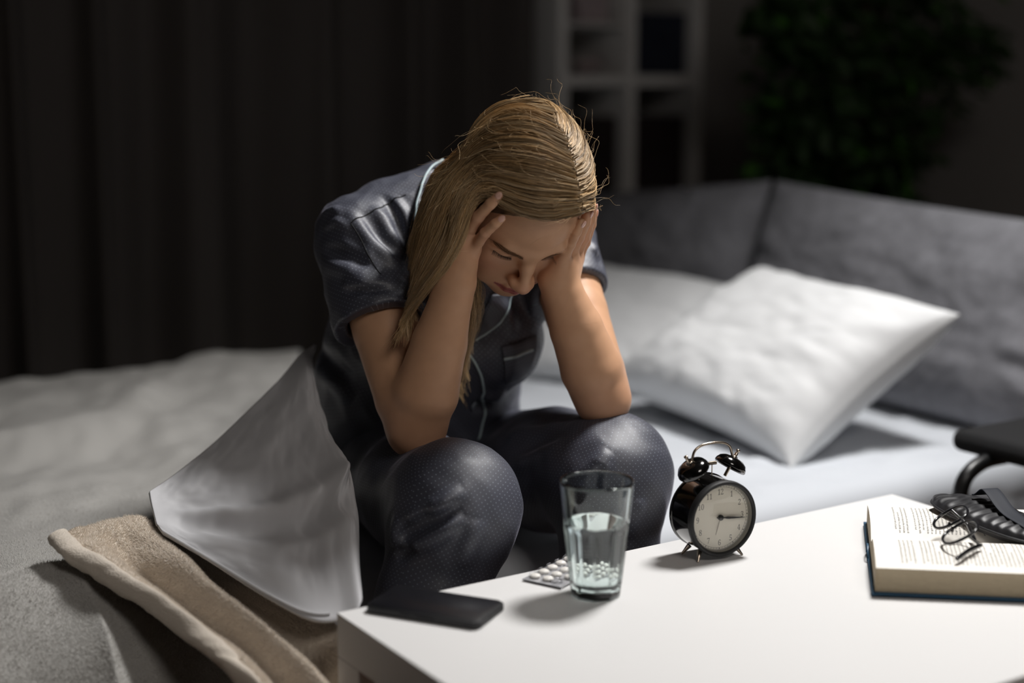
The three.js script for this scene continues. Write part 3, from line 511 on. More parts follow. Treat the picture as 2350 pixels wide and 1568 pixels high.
// open book, cover, page blocks; u runs along the spine, w across it
const BO = [1.263, TY, -1.162], B1 = norm([0.129, 0, 0.109]), B2 = norm([0.203, 0, -0.208]);
const bk = (u, w, y) => [BO[0] + B1[0] * u + B2[0] * w, BO[1] + y, BO[2] + B1[2] * u + B2[2] * w];
const BL = 0.225, WN = 0.142, PAGE = (w) => (w < WN ? 0.0345 - 0.004 * smooth(0.03, 0, w) * 0 - 0.0115 * Math.exp(-(((w - WN) / 0.022) ** 2)) + 0.004 * Math.sin(clamp(w / WN, 0, 1) * Math.PI) : 0.0315 - 0.0085 * Math.exp(-(((w - WN) / 0.02) ** 2)) + 0.006 * Math.sin(clamp((w - WN) / 0.135, 0, 1) * Math.PI));
{
  const b = thing('book', 'open hardback book with a blue cover lying on the white table', 'book');
  const cvs = document.createElement('canvas'); cvs.width = 1400; cvs.height = 1024; const x = cvs.getContext('2d');
  const paint = (seed, indent) => { reseed(seed); x.fillStyle = '#f6f2ea'; x.fillRect(0, 0, 1400, 1024); x.fillStyle = '#55524f'; for (let l = 0; l < 36; l++) { const px = 190 + l * 31, end = rnd() < 0.2 ? rr(400, 760) : 880; if (l === 4) continue; let y = 130 + (rnd() < 0.25 ? 50 : 0); while (y < end) { const w = rr(16, 62); let q = y; while (q < y + w) { x.fillRect(px + rr(-2, 2), q, rnd() < 0.3 ? 15 : 10, 5); q += 8; } y += w + 11; } } };
  const mk = (seed) => { paint(seed); const d = x.getImageData(0, 0, 1400, 1024); const t = new THREE.DataTexture(new Uint8Array(d.data), 1400, 1024); t.colorSpace = THREE.SRGBColorSpace; t.magFilter = THREE.LinearFilter; t.minFilter = THREE.LinearMipmapLinearFilter; t.generateMipmaps = true; t.needsUpdate = true; return t; };
  const pageEdge = texture(64, 256, (a, c) => { const s = 176 + 30 * Math.sin(c * 330) + 26 * (rnd() - 0.5); return [s, s * 0.92, s * 0.78]; }, true);
  const edgeM = std({ map: pageEdge, roughness: 0.9 }), blue = std({ color: 0x24506e, roughness: 0.5 });
  const block = (w0, w1, name, seed, lab) => {
    const top = sheet((u, v) => { const w = lerp(w0, w1, v); return bk(u * BL, w, PAGE(w)); }, 24, 40, 1, 1, true);
    const page = part(name, top, std({ map: mk(seed), roughness: 0.85 }), b, lab);
    const lean = (w, y) => w;
    const side = [[0, w0, 0, w1], [BL, w0, BL, w1]].map(([u, a, , c], k) => sheet((s, t) => { const w = lerp(a, c, s); return bk(u, w, lerp(0.003, PAGE(w), t)); }, 40, 8, 1, 1, k === 0));
    const fore = w0 === 0 ? 0 : w1, f = sheet((s, t) => { const y = lerp(0.003, PAGE(fore), t); return bk(s * BL, fore + (w0 === 0 ? 1 : -1) * 0.004 * Math.sin(t * Math.PI), y); }, 8, 10, 1, 1, w0 !== 0);
    part('page_block', merge([...side, f]), edgeM, b);
  };
  block(0, WN, 'printed_page', 41, 'right page of small print'); block(WN, WN + 0.138, 'printed_page', 77, 'left page of small print');
  const cover = (u, v) => { const w = lerp(-0.005, 0.285, v), lift = 0.010 * Math.exp(-(((w - WN) / 0.014) ** 2)); return bk(lerp(-0.004, BL + 0.004, u), w, 0.0028 + lift * 0); };
  part('cover', thickSheet(cover, 10, 40, -0.0026, 0.23, 0.29), blue, b, 'blue cloth cover board');
  part('spine', sheet((u, v) => { const a = v * Math.PI; return bk(lerp(-0.005, -0.003, u), WN + 0.018 * Math.cos(a), 0.002 + 0.017 * Math.sin(a)); }, 2, 12), blue, b);
}
{ // eyeglasses on the open pages
  const dz = [1.4034, 0.5097, -1.155];
  const e = thing('eyeglasses', 'black framed eyeglasses lying on the open book', 'glasses');
  const fr = std({ color: 0x121216, roughness: 0.2, clearcoat: 0.5 }), lens = std({ color: 0xffffff, roughness: 0.01, transmission: 1, thickness: 0, ior: 1.5 });
  const rim = (cen, X, Y, a, bb, nm) => {
    const q = []; for (let k = 0; k < 28; k++) { const t = k / 28 * 2 * Math.PI, ct = Math.cos(t), st = Math.sin(t), ex = Math.sign(ct) * Math.abs(ct) ** 0.8, ey = Math.sign(st) * Math.abs(st) ** 0.8; q.push(add(cen, add(mul(X, a * ex * (1 + 0.06 * ey)), mul(Y, bb * ey)))); }
    part('rim', tube(q, 0.0019, 120, 8, true), fr, e);
    part('lens', thickSheet((u, v) => { const t = u * 2 * Math.PI, ct = Math.cos(t), st = Math.sin(t), ex = Math.sign(ct) * Math.abs(ct) ** 0.8, ey = Math.sign(st) * Math.abs(st) ** 0.8; return add(cen, add(mul(X, v * a * ex * (1 + 0.06 * ey)), mul(Y, v * bb * ey))); }, 40, 6, 0.0008), lens, e);
  };
  // the lenses lie tilted over the page, one behind the other
  const c1 = [1.3922, 0.5091, -1.1501], X = norm([0.63, 0.0, -0.777]), up0 = [0.70, 0.52, 0.46], Y = norm(mad(up0, X, -dot(up0, X))), c2 = mad(c1, X, 0.062);
  rim(c1, X, Y, 0.0245, 0.0225); rim(c2, X, Y, 0.0245, 0.0225);
  const bA = mad(mad(c1, X, 0.0235), Y, 0.007), bB = mad(mad(c2, X, -0.0235), Y, 0.007), Fw = norm(cross(X, Y));
  part('bridge', tube([bA, mad(mix3(bA, bB, 0.5), Y, 0.003), bB], 0.0017, 20, 8), fr, e);
  const h1 = mad(mad(c1, X, -0.0245), Y, 0.006), t0 = [1.4075, 0.4951, -1.1311], t1 = [1.3803, 0.4956, -1.1247], t2 = [1.3545, 0.4943, -1.117], t3 = [1.3494, 0.4932, -1.1164];
  part('temple', merge([tube([h1, mix3(h1, t0, 0.5), t0], 0.002, 10, 8), tube([t0, t1, t2, t3], 0.0027, 30, 10), egg2(t3, [0.003, 0.0028, 0.003])]), fr, e);
  const s0 = mad(mad(c2, X, 0.0245), Y, 0.006), s1 = [1.4483, 0.4996, -1.1843], s2 = [1.4138, 0.4977, -1.1457];
  part('temple', merge([tube([s0, mix3(s0, s1, 0.6), s1], 0.0019, 20, 8), tube([s1, mix3(s1, s2, 0.5), s2], 0.0026, 20, 8)]), fr, e);
  for (const [c, s] of [[c1, 1], [c2, -1]]) part('nose_pad', egg2(mad(mad(c, X, s * 0.021), Y, -0.006), [0.0016, 0.004, 0.0025]), fr, e);
}
function egg2(c, r) { return new THREE.SphereGeometry(1, 14, 10).scale(...r).translate(...c); }
{ // satin sleep mask on the far page
  const m = thing('sleep_mask', 'black padded satin sleep mask lying on the far page of the book', 'sleep mask');
  const satin = std({ color: 0x0d0d10, roughness: 0.46, sheen: 0.4, sheenColor: new THREE.Color(0.4, 0.4, 0.45) });
  const cen = [1.5255, 0.4903, -1.1927], ax = norm(sub([1.5282, 0.4857, -1.1294], [1.5422, 0.4904, -1.2788])), up = [0, 1, 0], wd = norm(cross(up, ax));
  const body = (s) => (u, v) => { const U = u * 2 - 1, W = v * 2 - 1, half = 0.052 * Math.sqrt(Math.max(0, 1 - Math.abs(U) ** 3)) * (1 - 0.22 * Math.exp(-((U / 0.16) ** 2)) * (W > 0 ? 1 : 0)), e = Math.sqrt(Math.max(0, (1 - U ** 4) * (1 - W ** 4))), pleat = 0.0013 * Math.sin(U * 44 + 3 * noise(U * 3, W * 2, 4)) * e; return add(cen, add(mul(ax, U * 0.112), add(mul(wd, W * half), mul(up, s * (0.013 * e + (s > 0 ? pleat : 0)) + 0.02 * (W < 0 ? 0.3 : 0.6) * W * -0.4)))); };
  part('padding', merge([sheet(body(1), 120, 30, 0.2, 0.08, true), sheet(body(-1), 120, 30, 0.2, 0.08)]), satin, m);
  const rimc = []; for (let k = 0; k < 60; k++) { const t = k / 60 * 4; const [u, v] = t < 1 ? [t, 0] : t < 2 ? [1, t - 1] : t < 3 ? [3 - t, 1] : [0, 4 - t]; rimc.push(body(1)(u, v)); }
  part('piping', tube(rimc, 0.002, 240, 6, true), satin, m);
  const st = [[1.546, 0.5042, -1.2489], [1.5344, 0.5003, -1.2193], [1.5167, 0.4898, -1.1802], [1.5053, 0.4841, -1.144], [1.4929, 0.4706, -1.0887]];
  const cv = new THREE.CatmullRomCurve3(st.map(V)), strapM = std({ color: 0x0b1220, roughness: 0.7 });
  part('strap', thickSheet((u, v) => { const p = cv.getPoint(u), t = cv.getTangent(u), w = norm(cross([0, 1, 0], [t.x, t.y, t.z])); return [p.x + w[0] * (v - 0.5) * 0.022, p.y + 0.006 + 0.015 * smooth(0, 0.22, u) + 0.002 * Math.sin(u * 8), p.z + w[2] * (v - 0.5) * 0.022]; }, 40, 4, 0.0016), strapM, m, 'navy elastic strap');
}
// ---------------------------------------------------------------- the seated woman
// head frame: x to her left, y up the face, z out of the face; origin between the ears
const HM = [[0.9659, -0.0391, 0.2561], [-0.1862, 0.5824, 0.7913], [-0.1801, -0.812, 0.5553]];   // the three axes in the room
const HC = [1.0818, 0.8862, -1.6488], HS = 0.98;
const HD = (a) => [0, 1, 2].map((c) => HC[c] + HS * (HM[0][c] * a[0] + HM[1][c] * a[1] + HM[2][c] * a[2]));
const toHead = (x, y, z) => { const p = [x - HC[0], y - HC[1], z - HC[2]]; return HM.map((m) => dot(m, p) / HS); };
const hcone = (a, ra, b, rb, k, op) => cone(HD(a), ra * HS, HD(b), rb * HS, k, op);
const hegg = (c, r, k, op) => egg(HD(c), mul(r, HS), HM, k, op);
const hegg2 = (c, r, pitch, yaw, k, op) => { const e = new THREE.Matrix4().makeRotationFromEuler(new THREE.Euler(pitch, yaw, 0, 'YXZ')).elements; const ax = [0, 1, 2].map((i) => { const v = [e[i * 4], e[i * 4 + 1], e[i * 4 + 2]]; return [0, 1, 2].map((c) => HM[0][c] * v[0] + HM[1][c] * v[1] + HM[2][c] * v[2]); }); return egg(HD(c), mul(r, HS), ax, k, op); };
const skull = [
  hegg([0, 0.043, -0.014], [0.0715, 0.086, 0.094], 0.02),
  hegg([0, 0.042, 0.022], [0.064, 0.062, 0.066], 0.03),
];
const face = [
  ...skull,
  hegg([0, -0.028, 0.026], [0.0585, 0.080, 0.060], 0.035),
  ...[-1, 1].flatMap((s) => [
    hegg([s * 0.040, -0.026, 0.052], [0.023, 0.022, 0.022], 0.03),               // cheek bone
    hcone([s * 0.054, -0.048, 0.000], 0.016, [s * 0.036, -0.084, 0.040], 0.017, 0.03),   // jaw
    hcone([s * 0.036, -0.084, 0.040], 0.017, [s * 0.010, -0.095, 0.066], 0.015, 0.02),
    hegg([s * 0.031, -0.062, 0.062], [0.021, 0.021, 0.020], 0.025),              // cheek beside the mouth
    hcone([s * 0.010, 0.0165, 0.0845], 0.007, [s * 0.034, 0.0205, 0.0765], 0.0075, 0.016),   // brow
    hcone([s * 0.034, 0.0205, 0.0765], 0.0075, [s * 0.050, 0.013, 0.058], 0.006, 0.014),
  ]),
  hegg([0, -0.0965, 0.0705], [0.017, 0.014, 0.0145], 0.02),                          // chin
  hegg([0, -0.070, 0.074], [0.024, 0.022, 0.020], 0.02),                          // muzzle
  ...[-1, 1].map((s) => hegg([s * 0.0315, -0.003, 0.0905], [0.0165, 0.0105, 0.0125], 0.016, 's')),   // eye sockets
  ...[-1, 1].flatMap((s) => [
    hegg([s * 0.0315, -0.0015, 0.0655], [0.0148, 0.0125, 0.0135], 0.004),         // lowered upper lid
    hegg2([s * 0.0320, -0.0105, 0.0680], [0.0150, 0.0040, 0.0085], 0, s * 0.35, 0.005),   // lower lid
  ]),
  hcone([0, 0.012, 0.083], 0.0075, [0, -0.012, 0.0945], 0.0068, 0.014),          // nose
  hcone([0, -0.012, 0.0945], 0.0068, [0, -0.037, 0.1075], 0.0088, 0.010),
  hegg([0, -0.0405, 0.1085], [0.0098, 0.0085, 0.0092], 0.006),
  ...[-1, 1].flatMap((s) => [
    hegg([s * 0.0122, -0.0425, 0.0975], [0.0064, 0.0072, 0.0100], 0.010),
    hegg([s * 0.0062, -0.0495, 0.1035], [0.0034, 0.0032, 0.0052], 0.003, 's'),
  ]),
  hcone([0, -0.050, 0.0955], 0.003, [0, -0.060, 0.0975], 0.0035, 0.008),           // philtrum
  // lips
  ...[-1, 1].flatMap((s) => [
    hcone([0, -0.0638, 0.0960], 0.0052, [s * 0.013, -0.0642, 0.0922], 0.0047, 0.004), hcone([s * 0.013, -0.0642, 0.0922], 0.0047, [s * 0.0300, -0.0645, 0.0745], 0.0020, 0.003),
    hcone([0, -0.0728, 0.0942], 0.0062, [s * 0.012, -0.0722, 0.0908], 0.0055, 0.004), hcone([s * 0.012, -0.0722, 0.0908], 0.0055, [s * 0.0296, -0.0656, 0.0745], 0.0020, 0.003),
  ]),
  ...[-1, 1].map((s) => hcone([0, -0.0682, 0.1008], 0.0010, [s * 0.0300, -0.0650, 0.0775], 0.0010, 0.003, 's')),
  ...[-1, 1].flatMap((s) => [                                                      // ears
    hegg2([s * 0.0735, -0.008, -0.012], [0.006, 0.030, 0.017], 0.15, s * 0.35, 0.006), hegg2([s * 0.0795, -0.006, -0.008], [0.004, 0.020, 0.009], 0.15, s * 0.35, 0.004, 's'),
  ]),
];
// joints
const J = {
  Rs: [0.9575, 0.8277, -1.8747], Re: [0.9459, 0.5867, -1.6923], Rw: [0.9778, 0.7863, -1.6409],
  Ls: [1.2454, 0.8205, -1.8073], Le: [1.1943, 0.6143, -1.6094], Lw: [1.1239, 0.784, -1.6182],
  c7: [1.1091, 0.8801, -1.872], chest: [1.1119, 0.7472, -1.8785], waist: [1.0984, 0.6141, -1.9562], hip: [1.1346, 0.4949, -2.03],
  Rh: [1.0415, 0.4453, -1.99], Rk: [0.9403, 0.5047, -1.585], Lh: [1.231, 0.4337, -2], Lk: [1.1903, 0.5118, -1.585],
  Rf: [0.9082, 0.4166, -1.578], Lf: [1.1841, 0.4219, -1.575],
};
const TX = norm(sub(J.Ls, J.Rs)), shoulderMid = mix3(J.Ls, J.Rs, 0.5), TU0 = norm(sub(shoulderMid, J.hip)), TF = norm(cross(TX, TU0)), TU = norm(cross(TF, TX));
const T = (base, x, y, z) => add(base, add(mul(TX, x), add(mul(TU, y), mul(TF, z))));
const armR = chain([J.Rs, mix3(J.Rs, J.Re, 0.5), mix3(J.Rs, J.Re, 0.85), J.Re], [0.05, 0.0455, 0.043, 0.037], 0.03);
const foreR = [
  ...chain([J.Re, mix3(J.Re, J.Rw, 0.25), mix3(J.Re, J.Rw, 0.6), mix3(J.Re, J.Rw, 0.9), J.Rw], [0.036, 0.0435, 0.0365, 0.0275, 0.0265], 0.018),
];
const armL = chain([J.Ls, mix3(J.Ls, J.Le, 0.5), mix3(J.Ls, J.Le, 0.85), J.Le], [0.05, 0.0445, 0.042, 0.036], 0.03);
const foreL = chain([J.Le, mix3(J.Le, J.Lw, 0.25), mix3(J.Le, J.Lw, 0.6), mix3(J.Le, J.Lw, 0.9), J.Lw], [0.035, 0.0425, 0.036, 0.0275, 0.0265], 0.018);
const neck = [cone(HD([0, -0.045, -0.035]), 0.056, add(J.c7, mul(TF, 0.035)), 0.058, 0.03), cone(T(J.c7, 0, 0, 0.02), 0.055, T(J.chest, 0, 0.02, -0.005), 0.075, 0.04)];
const handPrims = (w, fingers, thumb, rad, back) => {
  const o = [];
  fingers.forEach((f, i) => { o.push(cone(mix3(w, f[0], 0.08), 0.0155, mix3(w, f[0], 0.6), 0.0125, 0.016), cone(mix3(w, f[0], 0.6), 0.0125, f[0], rad[i] * 1.18, 0.01)); });
  for (let i = 0; i + 1 < fingers.length; i++) o.push(cone(mix3(w, mix3(fingers[i][0], fingers[i + 1][0], 0.5), 0.25), 0.0135, mix3(w, mix3(fingers[i][0], fingers[i + 1][0], 0.5), 0.86), 0.0098, 0.012));
  fingers.forEach((f, i) => { const r = rad[i]; o.push(cone(f[0], r * 1.16, mix3(f[0], f[1], 0.5), r * 0.98, 0.009), cone(mix3(f[0], f[1], 0.5), r * 0.98, f[1], r * 1.02, 0.002), cone(f[1], r * 1.02, mix3(f[1], f[2], 0.5), r * 0.9, 0.002), cone(mix3(f[1], f[2], 0.5), r * 0.9, f[2], r * 0.92, 0.002), cone(f[2], r * 0.92, f[3], r * 0.76, 0.002)); });
  o.push(cone(mix3(w, thumb[0], 0.25), 0.016, thumb[0], 0.0145, 0.016), cone(thumb[0], 0.0145, thumb[1], 0.0108, 0.008), cone(thumb[1], 0.0108, thumb[2], 0.0098, 0.003), cone(thumb[2], 0.0098, thumb[3], 0.008, 0.003));
  return o;
};
// each finger: knuckle, two joints, tip; little finger first
const HR = {
  f: [[[0.9947, 0.8313, -1.6236], [0.9911, 0.8564, -1.5889], [0.9959, 0.8691, -1.5727], [1.0028, 0.8763, -1.5673]],
    [[0.9818, 0.8475, -1.627], [0.9834, 0.877, -1.5922], [0.9883, 0.8948, -1.5709], [0.9967, 0.9053, -1.5628]],
    [[0.979, 0.8563, -1.6452], [0.9835, 0.8927, -1.6196], [0.9875, 0.9137, -1.5996], [0.995, 0.9251, -1.5875]],
    [[0.9835, 0.8583, -1.6729], [0.9902, 0.8943, -1.6592], [0.9914, 0.9168, -1.6389], [0.995, 0.9295, -1.6296]]],
  t: [[0.9889, 0.8044, -1.6896], [0.9982, 0.8246, -1.7168], [1.0062, 0.8439, -1.7254], [1.0124, 0.8573, -1.7242]],
};
const HL = {
  f: [[[1.1164, 0.8137, -1.5954], [1.1127, 0.8362, -1.5735], [1.1104, 0.8537, -1.5568], [1.1116, 0.8673, -1.548]],
    [[1.1366, 0.8158, -1.6082], [1.1371, 0.8425, -1.5892], [1.1344, 0.8632, -1.5711], [1.132, 0.8777, -1.5612]],
    [[1.1542, 0.8132, -1.6228], [1.1604, 0.8394, -1.6098], [1.1577, 0.8643, -1.5925], [1.1547, 0.8831, -1.5827]],
    [[1.1684, 0.806, -1.6387], [1.1783, 0.8298, -1.6324], [1.1781, 0.8548, -1.6184], [1.1755, 0.8721, -1.6092]]],
  t: [[1.1553, 0.7852, -1.6404], [1.1756, 0.7932, -1.6652], [1.1858, 0.8062, -1.6735], [1.1898, 0.817, -1.6731]],
};
const FR = [0.0069, 0.0077, 0.0080, 0.0078];
const legDir = (k, s) => norm(sub(s, k));
const RfD = legDir(J.Rk, J.Rf), LfD = legDir(J.Lk, J.Lf), footR = mad(J.Rk, RfD, (J.Rk[1] - 0.085) / -RfD[1]), footL = mad(J.Lk, LfD, (J.Lk[1] - 0.085) / -LfD[1]);
const lower = [cone(T(J.chest, 0, -0.03, 0), 0.085, T(J.hip, 0, 0.05, 0), 0.09, 0.03),
  ...[[J.Rh, J.Rk, footR], [J.Lh, J.Lk, footL]].flatMap(([h, k, f]) => [cone(h, 0.062, k, 0.045, 0.03), cone(k, 0.045, mix3(k, f, 0.35), 0.046, 0.02), cone(mix3(k, f, 0.35), 0.046, f, 0.030, 0.01), cone(f, 0.033, [f[0], 0.032, f[2] - 0.035], 0.030, 0.02), cone([f[0], 0.04, f[2]], 0.032, [f[0] - 0.03, 0.026, f[2] + 0.10], 0.024, 0.03), flatCone([f[0] - 0.03, 0.022, f[2] + 0.09], 0.040, [f[0] - 0.035, 0.016, f[2] + 0.15], 0.034, [0, 1, 0], 0.42, 0.02)])];
const skinField = [...face, ...lower, ...neck, ...armR, ...foreR, ...handPrims(J.Rw, HR.f, HR.t, FR), ...armL, ...foreL, ...handPrims(J.Lw, HL.f, HL.t, FR)];
const near2 = (p, q, r) => Math.exp(-((dist(p, q) / r) ** 2));
const skinPaint = (x, y, z) => {
  const h = toHead(x, y, z); let c = [0.64, 0.365, 0.218];
  const inHead = h[2] > 0.02 && Math.abs(h[0]) < 0.062 && h[1] > -0.12 && h[1] < 0.1;
  const tint = (t, k) => { c = mix3(c, t, clamp(k, 0, 1)); };
  const m = fbm(x * 60, y * 60, z * 60, 3); c = mul(c, 1 + 0.05 * m);
  if (inHead) {
    const a = [Math.abs(h[0]), h[1], h[2]];
    tint([0.56, 0.25, 0.18], 0.45 * near2(a, [0.042, -0.03, 0.068], 0.022));
    tint([0.55, 0.24, 0.18], 0.4 * near2(h, [0, -0.042, 0.116], 0.013));
    // lips, with the shade of the mouth slit painted between them
    const cu = -0.0682 + 0.0032 * (a[0] / 0.030) ** 2, up = lerp(0.0092, 0.0022, clamp(a[0] / 0.030, 0, 1)) - 0.0022 * Math.exp(-((h[0] / 0.004) ** 2)), lo = lerp(0.0118, 0.0018, (a[0] / 0.030) ** 2), dy = h[1] - cu;
    if (a[0] < 0.0308 && h[2] > 0.066) { const e = dy > 0 ? 1 - dy / up : 1 + dy / lo; tint([0.40, 0.10, 0.095], 0.9 * smooth(-0.08, 0.22, e)); tint([0.12, 0.03, 0.03], 0.75 * Math.exp(-((dy / 0.0012) ** 2))); }
    tint([0.36, 0.18, 0.12], 0.35 * near2(a, [0.0315, 0.006, 0.084], 0.012));          // upper lids
    tint([0.06, 0.035, 0.025], 0.55 * Math.exp(-(((h[1] + 0.0085 + 4 * (a[0] - 0.0315) ** 2 * -6) / 0.0013) ** 2)) * (Math.abs(a[0] - 0.0300) < 0.0105 && h[2] > 0.06 ? 1 : 0));   // lash line
    tint([0.25, 0.1, 0.07], 0.6 * near2(a, [0.0062, -0.0495, 0.1035], 0.004));  // shade of the nostril hollows painted into the skin colour
  } else {
    tint([0.56, 0.26, 0.19], 0.35 * (near2([x, y, z], J.Re, 0.05) + near2([x, y, z], J.Le, 0.05)));
    for (const H of [HR, HL]) for (const f of H.f) { tint([0.55, 0.24, 0.17], 0.3 * (near2([x, y, z], f[1], 0.010) + near2([x, y, z], f[3], 0.010) + near2([x, y, z], f[0], 0.013))); }
  }
  return c;
};
const woman = thing('person', 'seated woman in dark dotted satin pyjamas, head bowed between both hands', 'person');
{
  const boxOf = (l, pad) => { const lo = [9, 9, 9], hi = [-9, -9, -9]; for (const p of l) for (let c = 0; c < 3; c++) { lo[c] = Math.min(lo[c], p.c[c] - p.r - pad); hi[c] = Math.max(hi[c], p.c[c] + p.r + pad); } return [lo, hi]; };
  const [hl, hh] = [[HC[0] - 0.17, HC[1] - 0.16, HC[2] - 0.17], [HC[0] + 0.17, HC[1] + 0.16, HC[2] + 0.17]];
  const fine = surfaceNets(skinField, hl, hh, 0.0019);
  const inside = (x, y, z) => x > hl[0] + 0.005 && x < hh[0] - 0.005 && y > hl[1] + 0.005 && y < hh[1] - 0.005 && z > hl[2] + 0.005 && z < hh[2] - 0.005;
  const [bl, bh] = boxOf(skinField, 0.01);
  const coarse = surfaceNets(skinField, bl, bh, 0.0035, null, inside);
  part('body', netGeometry([fine, coarse], skinPaint), std({ color: 0xffffff, vertexColors: true, roughness: 0.5, specularIntensity: 0.7, sheen: 0.25, sheenColor: new THREE.Color(1, 0.75, 0.6), sheenRoughness: 0.5 }), woman);
}
// ---------------------------------------------------------------- pyjamas
const ax3 = [TX, TU, TF];
const Tb = (p, r, k = 0.05) => egg(p, r, ax3, k);
const sleeveEndR = mix3(J.Rs, J.Re, 0.47), sleeveEndL = mix3(J.Ls, J.Le, 0.38);
const dR = norm(sub(J.Re, J.Rs)), dL = norm(sub(J.Le, J.Ls));
const cutR = mad(sleeveEndR, dR, 0.0), cutL = mad(sleeveEndL, dL, 0.0);
const plane = (p, n) => ({ op: 'i', k: 0.004, c: p, r: 9, f: (x, y, z) => (x - p[0]) * n[0] + (y - p[1]) * n[1] + (z - p[2]) * n[2] });
const shirtCore = [
  Tb(T(J.chest, 0, -0.005, -0.005), [0.150, 0.165, 0.105], 0.05),
  Tb(T(J.waist, 0, 0, 0), [0.158, 0.16, 0.115], 0.07),
  Tb(T(J.hip, -0.008, 0.01, 0.02), [0.166, 0.16, 0.130], 0.07),
  cone([1.0942, 0.8638, -1.8782], 0.060, [1.0215, 0.844, -1.885], 0.058, 0.05), cone([1.0215, 0.844, -1.885], 0.058, J.Rs, 0.053, 0.04),
  cone([1.1363, 0.86, -1.8864], 0.064, [1.2104, 0.8377, -1.8578], 0.064, 0.05), cone([1.2104, 0.8377, -1.8578], 0.064, J.Ls, 0.052, 0.04),
  ball(T(J.chest, -0.062, -0.055, 0.075), 0.062, 0.05), ball(T(J.chest, 0.062, -0.055, 0.075), 0.062, 0.05),
];
const neckHole = [cone(HD([0, -0.055, -0.02]), 0.05, T(J.c7, -0.005, 0.0, 0.05), 0.055, 0.012, 's'), cone(T(J.c7, -0.012, 0.0, 0.05), 0.046, T(J.chest, -0.018, 0.03, 0.135), 0.012, 0.012, 's')];
const sleeveR = [cone(J.Rs, 0.062, mad(mad(sleeveEndR, dR, 0.05), TX, -0.006), 0.073, 0.03)];
const sleeveL = [cone(J.Ls, 0.058, mad(sleeveEndL, dL, 0.05), 0.0605, 0.03)];
const foldList = [];
const folds = (base, list) => list.map(([h, w0, ...pts]) => { const w = w0; const P = pts.map((p) => snap(base, p)); const lo = [9, 9, 9], hi = [-9, -9, -9]; for (const p of P) for (let c = 0; c < 3; c++) { lo[c] = Math.min(lo[c], p[c] - 3 * w); hi[c] = Math.max(hi[c], p[c] + 3 * w); } return { h, w, P, lo, hi }; });
const foldBump = (list, x, y, z) => {
  let s = 0;
  for (const { h, w, P, lo, hi } of list) {
    if (x < lo[0] || x > hi[0] || y < lo[1] || y > hi[1] || z < lo[2] || z > hi[2]) continue;
    let best = 9, bt = 0; const n = P.length - 1;
    for (let i = 0; i < n; i++) { const a = P[i], b = sub(P[i + 1], a), L = dot(b, b), t = clamp(((x - a[0]) * b[0] + (y - a[1]) * b[1] + (z - a[2]) * b[2]) / L, 0, 1), d = Math.hypot(x - a[0] - b[0] * t, y - a[1] - b[1] * t, z - a[2] - b[2] * t); if (d < best) { best = d; bt = (i + t) / n; } }
    s += 1.75 * h * Math.exp(-((best / w) ** 2)) * Math.sin(Math.PI * clamp(bt * 0.94 + 0.03, 0, 1));
  }
  return s;
};
const shirtBase = [...shirtCore, ...sleeveR, ...sleeveL];
const shirtFolds = folds(shirtBase, [
  // right shoulder: pulls from the armhole and the yoke
  [0.007, 0.009, [0.9306, 0.8587, -1.8502], [0.9408, 0.8251, -1.8123], [0.955, 0.7897, -1.7956], [0.9698, 0.7617, -1.7923]],
  [-0.006, 0.008, [0.9459, 0.8587, -1.8403], [0.9524, 0.8251, -1.8048], [0.9682, 0.7956, -1.7883]],
  [0.006, 0.008, [0.9613, 0.8638, -1.8435], [0.9709, 0.8359, -1.8072], [0.9848, 0.8122, -1.7932]],
  [0.005, 0.007, [0.9975, 0.8742, -1.8464], [0.999, 0.8578, -1.8178], [0.9995, 0.8349, -1.8005]],
  [-0.005, 0.007, [0.982, 0.8742, -1.8564], [0.9885, 0.8548, -1.8239], [0.9884, 0.824, -1.7933]],
  [0.006, 0.010, [0.8926, 0.8003, -1.8505], [0.9053, 0.7909, -1.8161], [0.9325, 0.7615, -1.7922], [0.9514, 0.7498, -1.7775]],
  [-0.006, 0.009, [0.8968, 0.8181, -1.8515], [0.912, 0.8086, -1.8154], [0.9392, 0.7792, -1.7916]],
  [0.005, 0.007, [0.9036, 0.7688, -1.8004], [0.9187, 0.7678, -1.7783], [0.9423, 0.7571, -1.7728]],
  [-0.005, 0.006, [0.9052, 0.7594, -1.7974], [0.9202, 0.7574, -1.7752], [0.944, 0.7489, -1.77]],
  [0.004, 0.006, [0.9163, 0.8539, -1.8827], [0.9275, 0.8578, -1.8642], [0.9298, 0.8498, -1.8489]],
  [0.004, 0.006, [0.9156, 0.8398, -1.8681], [0.9243, 0.8456, -1.8516], [0.9299, 0.8359, -1.8338]],
  // front and waist
  [0.006, 0.012, [1.1085, 0.7395, -1.758], [1.1269, 0.7152, -1.741], [1.1446, 0.6752, -1.7453]],
  [0.007, 0.014, [1.1322, 0.5911, -1.8325], [1.1575, 0.5719, -1.8121], [1.1726, 0.5592, -1.7996]],
  [-0.006, 0.012, [1.1243, 0.5656, -1.8323], [1.1499, 0.5496, -1.8123], [1.1656, 0.5433, -1.8008]],
  [0.006, 0.014, [0.9563, 0.6198, -2.0133], [0.9604, 0.6102, -1.9481], [0.9857, 0.5911, -1.9277]],
  [-0.006, 0.012, [0.9644, 0.6459, -2.0136], [0.9683, 0.6357, -1.9484], [0.9942, 0.6229, -1.9289]],
  [0.004, 0.008, [1.2459, 0.7894, -1.7278], [1.255, 0.8018, -1.7245], [1.2679, 0.8132, -1.7306]],
  [-0.004, 0.008, [1.2414, 0.7708, -1.7268], [1.2531, 0.782, -1.7216], [1.2678, 0.7907, -1.7259]],
]);
const shirtBump = (x, y, z) => -foldBump(shirtFolds, x, y, z) + 0.0040 * fbm(x * 11 + y * 6, y * 9, z * 11, 3) + 0.0034 * Math.abs(noise(x * 26 + y * 14, y * 17, z * 26));
